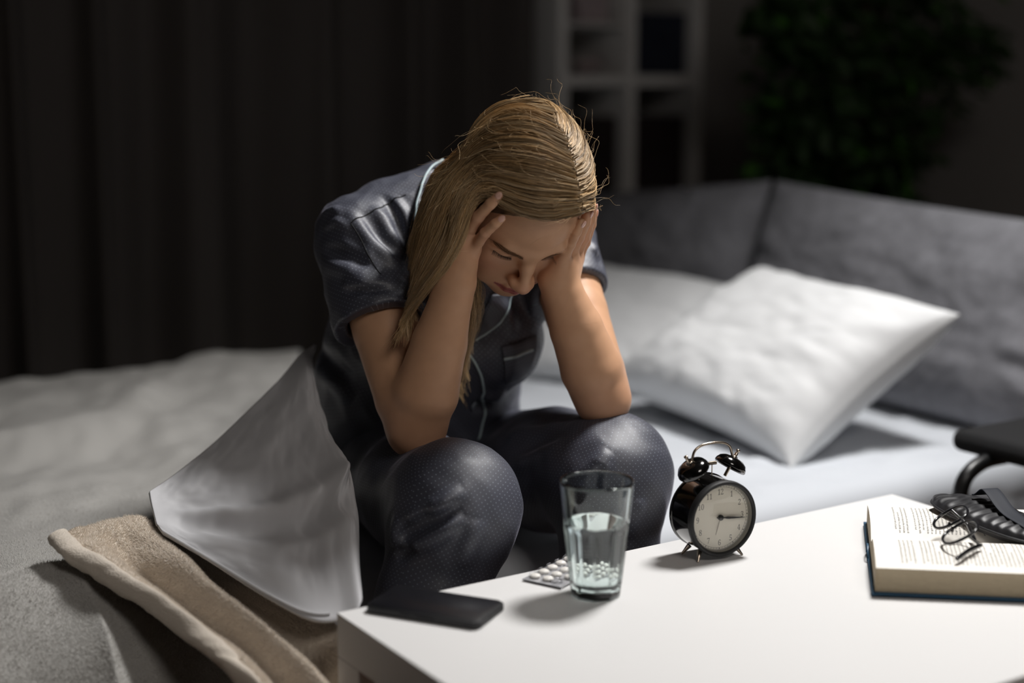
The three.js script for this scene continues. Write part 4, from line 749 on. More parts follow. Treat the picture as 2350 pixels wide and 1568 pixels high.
const shirtField = [
  ...shirtCore, ...neckHole,
];
const sleeveFieldR = [...sleeveR, plane(cutR, dR), cone(mad(cutR, dR, -0.012), 0.048, mad(cutR, dR, 0.05), 0.058, 0.003, 's')];
const sleeveFieldL = [...sleeveL, plane(cutL, dL), cone(mad(cutL, dL, -0.012), 0.043, mad(cutL, dL, 0.05), 0.048, 0.003, 's')];
const shirtAll = (() => { // torso and sleeves joined
  const group = (l, k) => ({ op: 'u', k, c: l[0].c, r: l[0].r + 0.02, f: (x, y, z) => evalList(l, x, y, z) });
  return [...shirtField, group(sleeveFieldR, 0.022), group(sleeveFieldL, 0.022)];
})();
// trousers
const RfE = mad(footR, RfD, -0.02), LfE = mad(footL, LfD, -0.02);
const pantsBase = [
  egg(T(J.hip, 0, -0.035, 0.0), [0.176, 0.10, 0.14], ax3, 0.05),
  cone(J.Rh, 0.085, mix3(J.Rh, J.Rk, 0.6), 0.081, 0.05), cone(mix3(J.Rh, J.Rk, 0.6), 0.081, J.Rk, 0.079, 0.03),
  cone(J.Lh, 0.086, mix3(J.Lh, J.Lk, 0.6), 0.086, 0.05), cone(mix3(J.Lh, J.Lk, 0.6), 0.086, J.Lk, 0.078, 0.03),
  cone(J.Rk, 0.0785, mad(J.Rk, RfD, 0.12), 0.067, 0.04), cone(mad(J.Rk, RfD, 0.12), 0.067, RfE, 0.072, 0.02),
  cone(J.Lk, 0.078, mad(J.Lk, LfD, 0.12), 0.067, 0.04), cone(mad(J.Lk, LfD, 0.12), 0.067, LfE, 0.072, 0.02),
];
const pantsFolds = folds(pantsBase, [
  [0.010, 0.012, [0.9047, 0.5645, -1.4904], [0.8642, 0.5492, -1.4893], [0.8455, 0.5254, -1.5206], [0.8382, 0.5061, -1.5576]],
  [-0.009, 0.010, [0.8919, 0.5454, -1.4826], [0.8624, 0.5231, -1.4971], [0.8439, 0.5041, -1.5293], [0.8299, 0.4871, -1.5711]],
  [0.010, 0.012, [0.8935, 0.5257, -1.4774], [0.8697, 0.5075, -1.489], [0.8467, 0.4915, -1.5127], [0.826, 0.4727, -1.5585]],
  [-0.010, 0.010, [0.8628, 0.5436, -1.5132], [0.8397, 0.5067, -1.5326], [0.8292, 0.4822, -1.5585]],
  [0.008, 0.009, [0.8418, 0.5164, -1.5696], [0.8304, 0.4925, -1.5719], [0.8264, 0.4738, -1.5706]],
  [-0.009, 0.008, [0.8396, 0.4821, -1.5275], [0.8256, 0.4721, -1.5465], [0.8208, 0.4631, -1.572]],
  [0.006, 0.012, [0.9158, 0.5175, -1.4733], [0.9061, 0.4863, -1.473], [0.8982, 0.4498, -1.4705]],
  [0.010, 0.012, [1.0668, 0.4961, -1.5281], [1.0834, 0.5323, -1.5128], [1.1053, 0.5629, -1.5051], [1.1355, 0.5775, -1.5128]],
  [-0.011, 0.011, [1.0837, 0.5101, -1.508], [1.0942, 0.5433, -1.4961], [1.1118, 0.5657, -1.5015]],
  [0.008, 0.008, [1.0927, 0.5184, -1.4918], [1.1036, 0.5433, -1.49], [1.1174, 0.5657, -1.4978]],
  [0.007, 0.014, [1.0881, 0.5266, -1.7266], [1.0987, 0.5509, -1.6642], [1.1125, 0.5746, -1.5997]],
  [0.007, 0.012, [1.1276, 0.5454, -1.7654], [1.1431, 0.5601, -1.6979], [1.1519, 0.5776, -1.6353]],
  [-0.006, 0.012, [1.0947, 0.5418, -1.7254], [1.1073, 0.561, -1.6608], [1.118, 0.5804, -1.5974]],
  [0.005, 0.010, [1.1728, 0.5017, -1.4847], [1.1664, 0.4764, -1.4714], [1.1608, 0.4426, -1.468]],
  [0.005, 0.010, [1.1359, 0.4961, -1.4833], [1.1341, 0.4681, -1.4785], [1.13, 0.4346, -1.4742]],
]);
const pantsBump = (x, y, z) => -foldBump(pantsFolds, x, y, z) + 0.0040 * fbm(x * 9 + y * 5, y * 7, z * 9 + 5, 3) + 0.0030 * Math.abs(noise(x * 17 + y * 9, y * 8 - z * 6, z * 17 + 3));
const pantsField = pantsBase;
// dotted satin: two staggered dots in a 13 mm tile
const dotMap = texture(96, 96, (x, y) => { const d = (a, b) => Math.hypot(((x - a + 1.5) % 1) - 0.5, ((y - b + 1.5) % 1) - 0.5), m = Math.min(d(0.25, 0.25), d(0.75, 0.75)), k = 1 - smooth(0.055, 0.095, m); return [lerp(60, 140, k), lerp(62, 150, k), lerp(75, 162, k)]; }, true);
dotMap.repeat.set(1 / 0.0078, 1 / 0.0078);
const satin = std({ map: dotMap, roughness: 0.56, ior: 1.8, sheen: 0.7, sheenColor: new THREE.Color(0.35, 0.34, 0.42), sheenRoughness: 0.45 });
const piping = std({ color: 0xb9cdd2, roughness: 0.5 });
const cyl = (a, d, R, ref) => { d = norm(d); const e1 = norm(mad(ref, d, -dot(ref, d))), e2 = cross(d, e1); return (c) => { const ang = (p) => { const q = sub(p, a); return Math.atan2(dot(q, e2), dot(q, e1)); }, a0 = ang(c); return (p) => { let t = ang(p) - a0; if (t > Math.PI) t -= 2 * Math.PI; if (t < -Math.PI) t += 2 * Math.PI; return [(a0 + t) * R, dot(sub(p, a), d)]; }; }; };
const segD = (p, a, b) => { const ab = sub(b, a), t = clamp(dot(sub(p, a), ab) / dot(ab, ab), 0, 1); return dist(p, mad(a, ab, t)); };
const chartBody = cyl(J.hip, TU, 0.135, mul(TF, -1)), chartSR = cyl(J.Rs, dR, 0.065, mul(TX, 1)), chartSL = cyl(J.Ls, dL, 0.06, mul(TX, -1));
const flat = (o, a, b) => () => (p) => { const q = sub(p, o); return [dot(q, a), dot(q, b)]; };
const chartTop = flat(J.c7, TX, TF);
const shirtUV = (c, m) => { const n = norm(m); const core = evalList(shirtCore, ...c), r = evalList(sleeveR, ...c), l = evalList(sleeveL, ...c); return (r < core - 0.004 ? chartSR : l < core - 0.004 ? chartSL : Math.abs(dot(n, TU)) > 0.62 ? chartTop : chartBody)(c); };
const chartTR = cyl(J.Rh, sub(J.Rk, J.Rh), 0.085, [0, -1, 0]), chartTL = cyl(J.Lh, sub(J.Lk, J.Lh), 0.085, [0, -1, 0]), chartFR = cyl(J.Rk, RfD, 0.072, [0, 0, -1]), chartFL = cyl(J.Lk, LfD, 0.072, [0, 0, -1]);
const kneeR = norm(sub(J.Rk, J.Rh)), kneeL = norm(sub(J.Lk, J.Lh)), capR = flat(J.Rk, norm(cross(kneeR, RfD)), RfD), capL = flat(J.Lk, norm(cross(kneeL, LfD)), LfD);
const pantsUV = (c, mm) => { const n = norm(mm); const a = segD(c, J.Rh, J.Rk), b = segD(c, J.Rk, RfE), d = segD(c, J.Lh, J.Lk), e = segD(c, J.Lk, LfE), m = Math.min(a, b, d, e); if ((m === a || m === b) && dot(n, kneeR) > 0.55) return capR(c); if ((m === d || m === e) && dot(n, kneeL) > 0.55) return capL(c); return (m === a ? chartTR : m === b ? chartFR : m === d ? chartTL : chartFL)(c); };
const boundsOf = (l, pad) => { const lo = [9, 9, 9], hi = [-9, -9, -9]; for (const p of l) if (p.r < 5 && p.op === 'u') for (let c = 0; c < 3; c++) { lo[c] = Math.min(lo[c], p.c[c] - p.r - pad); hi[c] = Math.max(hi[c], p.c[c] + p.r + pad); } return [lo, hi]; };
const shirt = part('pyjama_shirt', netGeometry([surfaceNets(shirtAll, ...boundsOf(shirtAll, 0.02), 0.0042, shirtBump)], null, shirtUV), satin, woman, 'dark short-sleeved satin pyjama shirt with tiny pale dots');
part('pyjama_trousers', netGeometry([surfaceNets(pantsField, ...boundsOf(pantsBase, 0.02), 0.0045, pantsBump)], null, pantsUV), satin, woman, 'dark satin pyjama trousers with tiny pale dots');
const onShirt = (list, lift, n = 40) => { const c = new THREE.CatmullRomCurve3(list.map(V)), o = []; for (let i = 0; i <= n; i++) { const p = c.getPoint(i / n); o.push(snap(shirtAll, [p.x, p.y, p.z], lift, shirtBump)); } return o; };
const flap = (outer, inner, lift) => { const A = onShirt(outer, lift, 24), B = onShirt(inner, lift + 0.002, 24); return thickSheet((u, v) => { const i = Math.min(23, Math.floor(u * 24)), t = u * 24 - i; const p = mix3(mix3(A[i], A[i + 1], t), mix3(B[i], B[i + 1], t), v); return snap(shirtAll, p, lift + 0.004 * v * (1 - v), shirtBump); }, 24, 8, 0.002, 0.15, 0.05); };
{
  const lapelOut = [[1.149, 0.7484, -1.7728], [1.1393, 0.7264, -1.7671], [1.1278, 0.7044, -1.7735], [1.109, 0.6893, -1.7801], [1.0948, 0.6805, -1.7845]], lapelIn = [[1.1154, 0.7461, -1.7711], [1.1073, 0.7281, -1.7747], [1.103, 0.7088, -1.7809], [1.0972, 0.6942, -1.7847], [1.0893, 0.6814, -1.7862]];
  const collarOut = [[1.0862, 0.9274, -1.8536], [1.0597, 0.9162, -1.8454], [1.0307, 0.8926, -1.8237], [1.013, 0.8639, -1.8091], [1.0041, 0.8313, -1.8039], [1.0038, 0.7984, -1.7966]], collarIn = [[1.084, 0.9196, -1.8351], [1.0768, 0.9014, -1.854], [1.0824, 0.8742, -1.8832], [1.0285, 0.8547, -1.7997], [1.025, 0.8279, -1.7941], [1.0259, 0.7974, -1.7926]];
  const front = [[1.0787, 0.6686, -1.7894], [1.0939, 0.651, -1.7869], [1.1098, 0.6285, -1.7925], [1.1262, 0.6002, -1.8107], [1.1491, 0.565, -1.8477], [1.1488, 0.5373, -1.8522], [1.1456, 0.5108, -1.8585], [1.1413, 0.4941, -1.863]];
  const lap = part('lapel', flap(lapelOut, lapelIn, 0.005), satin, shirt); part('piping', tube(onShirt(lapelOut, 0.0065), 0.0016, 80, 8), piping, lap, 'pale piping');
  const col = part('collar', flap(collarOut, collarIn, 0.006), satin, shirt); part('piping', tube(onShirt(collarOut, 0.0075), 0.0017, 80, 8), piping, col, 'pale piping');
  part('piping', tube(onShirt(front, 0.0015), 0.0017, 100, 8), piping, shirt, 'pale piping down the button band');
  const pk = part('pocket', flap([[1.1312, 0.6689, -1.7707], [1.1588, 0.6731, -1.767], [1.1921, 0.6806, -1.7736]], [[1.1496, 0.6096, -1.7902], [1.1632, 0.6142, -1.7853], [1.1797, 0.6222, -1.7813]], 0.0022), satin, shirt);
  part('piping', tube(onShirt([[1.134, 0.6518, -1.7716], [1.1543, 0.655, -1.7671], [1.1814, 0.661, -1.769]], 0.0055, 20), 0.0021, 40, 8), piping, pk, 'pale piping along the pocket');
  const dark = std({ color: 0x08080b, roughness: 0.8 });
  part('seam', merge([tube(onShirt([[0.9203, 0.8548, -1.8221], [0.9448, 0.8636, -1.825], [0.9629, 0.8725, -1.8229], [0.9888, 0.8805, -1.8302], [1.0096, 0.8889, -1.8286]], 0.0004), 0.0009, 60, 6), tube(onShirt([[0.9199, 0.8531, -1.8212], [0.9247, 0.8357, -1.8054], [0.928, 0.8106, -1.7844], [0.9332, 0.7888, -1.7623]], 0.0003), 0.0008, 60, 6)]), dark, shirt);
  for (const p of [[1.1245, 0.571, -1.8387], [1.1212, 0.5106, -1.8589]]) {
    const q = snap(shirtAll, p, 0.001, shirtBump), n = gradOf(shirtAll, ...q, shirtBump, 0.006), g = lathe([[0, 0.0012], [0.0035, 0.0012], [0.0042, 0.0019], [0.0056, 0.0022], [0.0062, 0.0014], [0.006, 0]], 24).applyQuaternion(new THREE.Quaternion().setFromUnitVectors(new THREE.Vector3(0, 1, 0), V(n))).translate(...q);
    part('button', g, std({ color: 0x77808a, roughness: 0.35 }), shirt);
  }
}
// ---------------------------------------------------------------- hair, brows, lashes, nails
const capField = [hegg([0, 0.044, -0.014], [0.0825, 0.0965, 0.104], 0.02), hegg([0, 0.045, 0.020], [0.073, 0.071, 0.075], 0.03)];
const onCap = (l, lift) => l.map((p) => snap(capField, p, lift));
// guides: from the parting over the head, then down; the first list lies on the head
const G = (head, fall) => { const c = new THREE.CatmullRomCurve3([...head, ...fall].map(V), false, 'centripetal'), o = []; for (let i = 0; i <= 40; i++) { const p = c.getPointAt(i / 40); o.push([p.x, p.y, p.z]); } return o; };
const back = (x, y, z) => snap(capField, HD([x, y, z]), 0.001);
const guidesR = [
  G([[1.0971, 0.885, -1.529], [1.0727, 0.8776, -1.5259], [1.0443, 0.8743, -1.531], [1.0215, 0.8789, -1.5429], [1.0051, 0.8895, -1.5577], [0.9941, 0.9093, -1.578]], [[0.9816, 0.9088, -1.5952], [0.9695, 0.8759, -1.601], [0.9648, 0.8388, -1.6108], [0.9507, 0.8007, -1.6312], [0.9413, 0.7637, -1.672], [0.935, 0.7288, -1.699], [0.935, 0.6931, -1.7217]]),
  G([[1.0891, 0.9006, -1.5247], [1.057, 0.9021, -1.5228], [1.0263, 0.9042, -1.5355], [1.0048, 0.9129, -1.5572], [0.9944, 0.9264, -1.5846]], [[0.9811, 0.915, -1.6017], [0.9658, 0.8759, -1.6034], [0.9601, 0.8388, -1.6138], [0.9516, 0.8005, -1.6427], [0.9404, 0.7622, -1.6844], [0.9368, 0.7272, -1.7096], [0.9369, 0.6827, -1.7304]]),
  G([[1.0845, 0.9172, -1.524], [1.0496, 0.9254, -1.5265], [1.0194, 0.9309, -1.5449], [1.0002, 0.9376, -1.5753], [0.9925, 0.9341, -1.6065]], [[0.9772, 0.914, -1.6197], [0.9636, 0.8791, -1.6212], [0.9584, 0.8428, -1.6327], [0.951, 0.8031, -1.6619], [0.9476, 0.7593, -1.7033], [0.9451, 0.721, -1.7271], [0.9429, 0.6837, -1.7389]]),
  G([[1.0821, 0.9373, -1.5275], [1.0487, 0.952, -1.535], [1.0189, 0.9573, -1.559], [1.0002, 0.9541, -1.5957], [0.9962, 0.9369, -1.6369]], [[0.9748, 0.9146, -1.6396], [0.9622, 0.8784, -1.6462], [0.9553, 0.8404, -1.6608], [0.9512, 0.8005, -1.6854], [0.9548, 0.7571, -1.7163], [0.9543, 0.7252, -1.7341]]),
  G([[1.082, 0.9576, -1.5353], [1.0509, 0.9753, -1.5481], [1.0208, 0.9782, -1.5769], [1.004, 0.9674, -1.6173], [1.0012, 0.944, -1.6482]], [[0.9801, 0.9165, -1.6728], [0.97, 0.8805, -1.69], [0.9628, 0.8423, -1.7048], [0.9617, 0.803, -1.7215], [0.965, 0.76, -1.7345], [0.9621, 0.7294, -1.742]]),
  G([[1.0811, 0.9748, -1.5446], [1.0528, 0.9932, -1.5637], [1.0251, 0.9929, -1.5938], [1.0122, 0.9775, -1.6411], [1.0035, 0.9553, -1.6454]], [[0.9918, 0.9215, -1.7087], [0.9844, 0.8857, -1.7302], [0.9768, 0.8468, -1.7451], [0.9746, 0.8074, -1.7564], [0.9719, 0.7746, -1.7573]]),
  G([[1.079, 0.9887, -1.5553], [1.0552, 1.0038, -1.5772], [1.0274, 0.9992, -1.6076], [1.0094, 0.9769, -1.6271], [1.0042, 0.9581, -1.6445]], [[1.0107, 0.9268, -1.7399], [1.0066, 0.8975, -1.7606], [0.9997, 0.861, -1.7756], [0.9936, 0.8246, -1.784], [0.9912, 0.8003, -1.7865]]),
  G([back(0.02, 0.122, -0.07), back(-0.015, 0.115, -0.082), back(-0.045, 0.09, -0.08), back(-0.07, 0.05, -0.065)], [[1.0279, 0.9203, -1.7637], [1.0225, 0.8893, -1.7849], [1.0139, 0.8528, -1.7949], [1.0034, 0.8229, -1.7954]]),
  G([back(0.0, 0.10, -0.098), back(-0.025, 0.09, -0.10), back(-0.05, 0.06, -0.09), back(-0.066, 0.02, -0.075)], [[1.047, 0.9065, -1.7847], [1.0396, 0.8818, -1.7964], [1.0309, 0.8449, -1.8064]]),
];
const guidesL = [
  G([[1.1004, 0.8837, -1.5308], [1.1162, 0.8856, -1.5395], back(0.083, 0.045, 0.03), back(0.082, 0.02, -0.03), back(0.066, -0.01, -0.075)], [HD([0.05, -0.07, -0.10]), HD([0.045, -0.13, -0.11])]),
  G([[1.0916, 0.9004, -1.5253], [1.1129, 0.9005, -1.5351], back(0.084, 0.06, 0.01), back(0.080, 0.035, -0.045), back(0.060, 0.0, -0.088)], [HD([0.045, -0.06, -0.11]), HD([0.04, -0.13, -0.12])]),
  G([[1.0867, 0.9171, -1.5244], [1.1085, 0.9185, -1.5331], back(0.080, 0.085, -0.01), back(0.073, 0.055, -0.065), back(0.050, 0.01, -0.10)], [HD([0.03, -0.06, -0.115]), HD([0.03, -0.13, -0.13])]),
  G([[1.0843, 0.9372, -1.5278], [1.1049, 0.9395, -1.5359], back(0.070, 0.105, -0.03), back(0.060, 0.075, -0.082), back(0.038, 0.02, -0.112)], [HD([0.015, -0.05, -0.12]), HD([0.01, -0.12, -0.13])]),
  G([[1.0843, 0.9576, -1.5356], [1.1031, 0.9595, -1.5432], back(0.058, 0.118, -0.05), back(0.045, 0.085, -0.095), back(0.020, 0.03, -0.117)], [HD([0.0, -0.05, -0.12]), HD([-0.01, -0.12, -0.13])]),
  G([[1.0825, 0.9747, -1.5448], [1.0964, 0.9775, -1.5511], back(0.042, 0.122, -0.06), back(0.025, 0.09, -0.10), back(0.0, 0.03, -0.118)], [HD([-0.02, -0.05, -0.12]), HD([-0.03, -0.12, -0.12])]),
  G([[1.079, 0.9887, -1.5553], [1.0783, 0.9919, -1.5581], back(0.018, 0.118, -0.075), back(0.0, 0.08, -0.108), back(-0.025, 0.03, -0.115)], [HD([-0.045, -0.05, -0.11]), HD([-0.055, -0.12, -0.11])]),
];
// behind the wrist and forearm, down the chest
const guidesB = [
  G([HD([-0.076, 0.0, 0.01])], [[1.0273, 0.8081, -1.686], [1.0405, 0.7802, -1.6897], [1.0514, 0.7512, -1.7008], [1.0601, 0.7171, -1.7243], [1.0665, 0.6822, -1.7491]]),
  G([HD([-0.078, 0.0, 0.0])], [[1.0217, 0.8311, -1.6944], [1.0343, 0.7773, -1.6931], [1.0412, 0.7204, -1.713], [1.0444, 0.6678, -1.7362], [1.0551, 0.626, -1.7568], [1.0727, 0.5914, -1.7623]]),
  G([HD([-0.080, 0.0, -0.02])], [[1.0186, 0.8295, -1.7143], [1.0237, 0.7746, -1.7237], [1.0137, 0.7188, -1.7427], [1.024, 0.666, -1.7612], [1.0456, 0.6239, -1.7746], [1.066, 0.5923, -1.7789]]),
  G([HD([-0.078, 0.0, -0.04])], [[1.0063, 0.8284, -1.7341], [0.9963, 0.7746, -1.7415], [0.9811, 0.7204, -1.752], [0.9767, 0.6756, -1.7697], [0.9755, 0.638, -1.7747], [0.9846, 0.6039, -1.7858]]),
];
const hairBlock = [...face, ...handPrims(J.Rw, HR.f, HR.t, FR), ...foreR, ...armR, ...handPrims(J.Lw, HL.f, HL.t, FR)];
const hairP = [], hairN = [], hairC = [], hairI = [];
function strand(pts, r0, r1, col, colTip, sides = 3) {
  const n = pts.length, base = hairP.length / 3; let prev = null;
  for (let i = 0; i < n; i++) {
    const t = norm(sub(pts[Math.min(n - 1, i + 1)], pts[Math.max(0, i - 1)])); let e = prev ? mad(prev, t, -dot(prev, t)) : cross(t, [0.3, 0.5, 0.8]); e = norm(e); prev = e; const b = cross(t, e), s = i / (n - 1), r = lerp(r0, r1, s * s);
    for (let k = 0; k < sides; k++) { const a = (k / sides) * 2 * Math.PI, d = add(mul(e, Math.cos(a)), mul(b, Math.sin(a))); hairP.push(...mad(pts[i], d, r)); hairN.push(...d); hairC.push(...mix3(col, colTip, s)); }
  }
  for (let i = 0; i + 1 < n; i++) for (let k = 0; k < sides; k++) { const a = base + i * sides + k, b = base + i * sides + ((k + 1) % sides), c = a + sides, d = b + sides; hairI.push(a, b, c, b, d, c); }
}
const blond = () => { const k = rr(0.55, 1.35); return mix3([0.50 * k, 0.325 * k, 0.155 * k], [0.68 * k, 0.51 * k, 0.31 * k], rnd() ** 2); };
function lock(guides, count, perClump, opt) {
  const N = 19, { lift = 0.008, spread = 0.006, wave = 0.004, push = true, lenMin = 0.75 } = opt;
  for (let k = 0; k < count; k++) {
    const s = rnd() * (guides.length - 1), gi = Math.floor(s), gt = s - gi, A = guides[gi], B = guides[gi + 1], ph = rr(0, 6.28), fr = rr(1.5, 4), amp = rr(0.2, 1) * wave, L = rr(lenMin, 1), tone = blond();
    const side0 = rr(0, lift), rootShift = mul([gauss(), gauss(), gauss()], 0.005);
    for (let q = 0; q < perClump; q++) {
      const o = [gauss(), gauss(), gauss()], pts = [], mine = rr(0.9, 1.03) * L, lf = clamp(side0 + rr(-0.25, 0.25) * lift, 0.0003, lift * 1.2), ph2 = ph + rr(-0.4, 0.4), tq = clamp(gt + gauss() * 0.05, 0, 1), c = mul(tone, rr(0.8, 1.2));
      for (let i = 0; i < N; i++) {
        const u = (i / (N - 1)) * mine, f = u * 40, j = Math.min(39, Math.floor(f)), w = f - j, a = mix3(A[j], A[j + 1], w), b = mix3(B[j], B[j + 1], w), g = Math.sin(Math.PI * clamp(u * 1.05, 0, 1)) * 0.8 + 0.2;
        let p = mad(mix3(a, b, tq), rootShift, 1 - smooth(0, 0.25, u));
        p = mad(p, o, spread * g * smooth(0.05, 0.4, u));
        const wv = amp * Math.sin(ph2 + u * fr * 6) * smooth(0.1, 0.5, u); p = add(p, [wv, wv * 0.4, wv * 0.6]);
        if (push) {
          const d = evalList(capField, ...p), want = lf * smooth(0.0, 0.12, u) - 0.0035;
          if (d < want) p = mad(p, gradOf(capField, ...p, null, 0.002), want - d);
          const few = near(hairBlock, ...p, 0.03); if (few.length) { const e = evalList(few, ...p), w2 = 0.0012 + lf * 0.4; if (e < w2) p = mad(p, gradOf(few, ...p, null, 0.002), w2 - e); }
          if (u > 0.4) { const few2 = near(shirtBase, ...p, 0.05); if (few2.length) { const e = evalList(few2, ...p), w2 = 0.010 + lf * 0.4; if (e < w2) p = mad(p, gradOf(few2, ...p, null, 0.002), w2 - e); } }
        }
        pts.push(p);
      }
      // smooth what the pushing has kinked
      for (let it = 0; it < 2; it++) for (let i = 1; i + 1 < N; i++) pts[i] = mix3(pts[i], mix3(pts[i - 1], pts[i + 1], 0.5), 0.5);
      strand(pts, rr(0.00022, 0.0004), 0.00014, mul(c, 0.8), mul(c, 1.1));
    }
  }
}
reseed(2024);
lock(guidesR, 560, 15, { lift: 0.010, spread: 0.004, wave: 0.007, lenMin: 0.62 });
lock(guidesR.slice(0, 4), 130, 15, { lift: 0.012, spread: 0.003, wave: 0.005, lenMin: 0.85 });
lock(guidesL, 260, 14, { lift: 0.009, spread: 0.003, wave: 0.003 });
lock(guidesB, 80, 12, { lift: 0.006, spread: 0.008, wave: 0.006, lenMin: 0.8 });
// stray hairs
for (let k = 0; k < 260; k++) {
  const onR = rnd() < 0.65, gs = onR ? guidesR.slice(0, 7) : guidesL, A = gs[Math.floor(rnd() * gs.length)], i0 = Math.floor(rr(2, 22)), st = A[i0], n = gradOf(capField, ...st, null, 0.002), tg = norm(sub(A[i0 + 2], A[i0])), L = rr(0.015, 0.06), o = [gauss(), gauss(), gauss()], pts = [];
  for (let i = 0; i < 12; i++) { const u = i / 11; pts.push(add(mad(mad(st, tg, L * u), n, 0.004 + L * rr(0.28, 0.3) * (onR ? 1 : 1.2) * Math.sin(u * 2.4) * (0.4 + 0.6 * ((k * 37) % 10) / 10)), add(mul(o, L * 0.55 * u * u), mul([Math.sin(u * 9 + k), Math.cos(u * 8 + k), Math.sin(u * 7 + 2 * k)], 0.0035 * u)))); }
  strand(pts, 0.00014, 0.00008, mul(blond(), 1.2), mul(blond(), 1.2));
}
{
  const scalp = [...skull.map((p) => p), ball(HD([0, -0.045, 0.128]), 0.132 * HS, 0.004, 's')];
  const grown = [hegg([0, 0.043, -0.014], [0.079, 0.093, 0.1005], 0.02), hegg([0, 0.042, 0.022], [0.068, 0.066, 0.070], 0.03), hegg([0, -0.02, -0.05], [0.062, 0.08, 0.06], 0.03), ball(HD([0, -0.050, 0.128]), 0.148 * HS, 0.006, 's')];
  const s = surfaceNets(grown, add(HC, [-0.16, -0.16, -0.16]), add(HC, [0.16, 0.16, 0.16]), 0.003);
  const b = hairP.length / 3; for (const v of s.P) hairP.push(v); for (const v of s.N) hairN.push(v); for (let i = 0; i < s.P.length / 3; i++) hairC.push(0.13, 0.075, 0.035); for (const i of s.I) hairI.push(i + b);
  const g = new THREE.BufferGeometry();
  g.setAttribute('position', new THREE.Float32BufferAttribute(hairP, 3)); g.setAttribute('normal', new THREE.Float32BufferAttribute(hairN, 3)); g.setAttribute('color', new THREE.Float32BufferAttribute(hairC, 3)); g.setIndex(hairI);
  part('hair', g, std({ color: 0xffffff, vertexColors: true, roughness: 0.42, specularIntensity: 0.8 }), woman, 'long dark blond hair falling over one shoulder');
  console.log('hair triangles', hairI.length / 3);
}
// brows and lashes
const tiny = (fill) => { hairP.length = hairN.length = hairC.length = hairI.length = 0; fill(); const g = new THREE.BufferGeometry(); g.setAttribute('position', new THREE.Float32BufferAttribute([...hairP], 3)); g.setAttribute('normal', new THREE.Float32BufferAttribute([...hairN], 3)); g.setIndex([...hairI]); return g; };
const browM = std({ color: 0x775335, roughness: 0.6 }), lashM = std({ color: 0x120b08, roughness: 0.5 });
for (const s of [-1, 1]) {
  part('eyebrow', tiny(() => { for (let k = 0; k < 330; k++) { const t = 1 - rnd() ** 0.75 * 0.98, x = lerp(0.012, s > 0 ? 0.036 : 0.049, t), y = (s > 0 ? -0.003 : 0) + lerp(0.0135, 0.0235, Math.sin(t * 2.1)) - 0.005 * smooth(0.7, 1, t) + gauss() * 0.0034 * (1 - 0.5 * t), z = lerp(0.094, 0.064, t * t); const a = snap(face, HD([s * x, y, z]), 0.0002), L = rr(0.005, 0.008), b = snap(face, HD([s * (x + L * 0.9), y + L * lerp(0.5, -0.25, t), z - 0.002 - L * 0.35 * t]), 0.0006); strand([a, mad(mix3(a, b, 0.5), gradOf(face, ...a), 0.0005), b], 0.00014, 0.00007, [0, 0, 0], [0, 0, 0]); } }), browM, woman);
  part('eyelashes', tiny(() => { for (let k = 0; k < 46; k++) { const t = 0.1 + 0.9 * (k + rnd() * 0.5) / 46, x = lerp(0.0175, 0.0458, t), a = HD([s * x, -0.0095 + 0.010 * smooth(0.022, 0.047, x), 0.0782 - 32 * (x - 0.028) ** 2]), aa = snap(face, a, 0.0004), L = lerp(0.0034, 0.0058, t), out = lerp(-0.1, 0.6, t); const d = (m, dn, f) => add(aa, [0, 1, 2].map((c) => HS * (HM[0][c] * s * out * L * m + HM[1][c] * dn * L + HM[2][c] * f * L))); strand([aa, d(0.4, -0.32, 0.45), d(1, -0.38, 0.98)], 0.00024, 0.00008, [0, 0, 0], [0, 0, 0]); } }), lashM, woman);
}
// nails
const nailM = std({ color: 0xe2b5a4, roughness: 0.28, clearcoat: 0.3 });
for (const [H, hand] of [[HR, 0], [HL, 1]]) H.f.forEach((f, i) => {
  const dir = norm(sub(f[3], f[2])), tip = mad(f[3], dir, -0.0005), out0 = norm(sub(f[3], HC)), out = norm(mad(out0, dir, -dot(out0, dir))), side = cross(dir, out), r = FR[i] * 0.78, g = new THREE.SphereGeometry(1, 16, 10);
  g.applyMatrix4(new THREE.Matrix4().makeBasis(V(mul(side, r * 0.72)), V(mul(dir, 0.0056)), V(mul(out, 0.0016)))).translate(...mad(tip, out, r * 0.86));
  part('fingernail', g, nailM, woman);
});
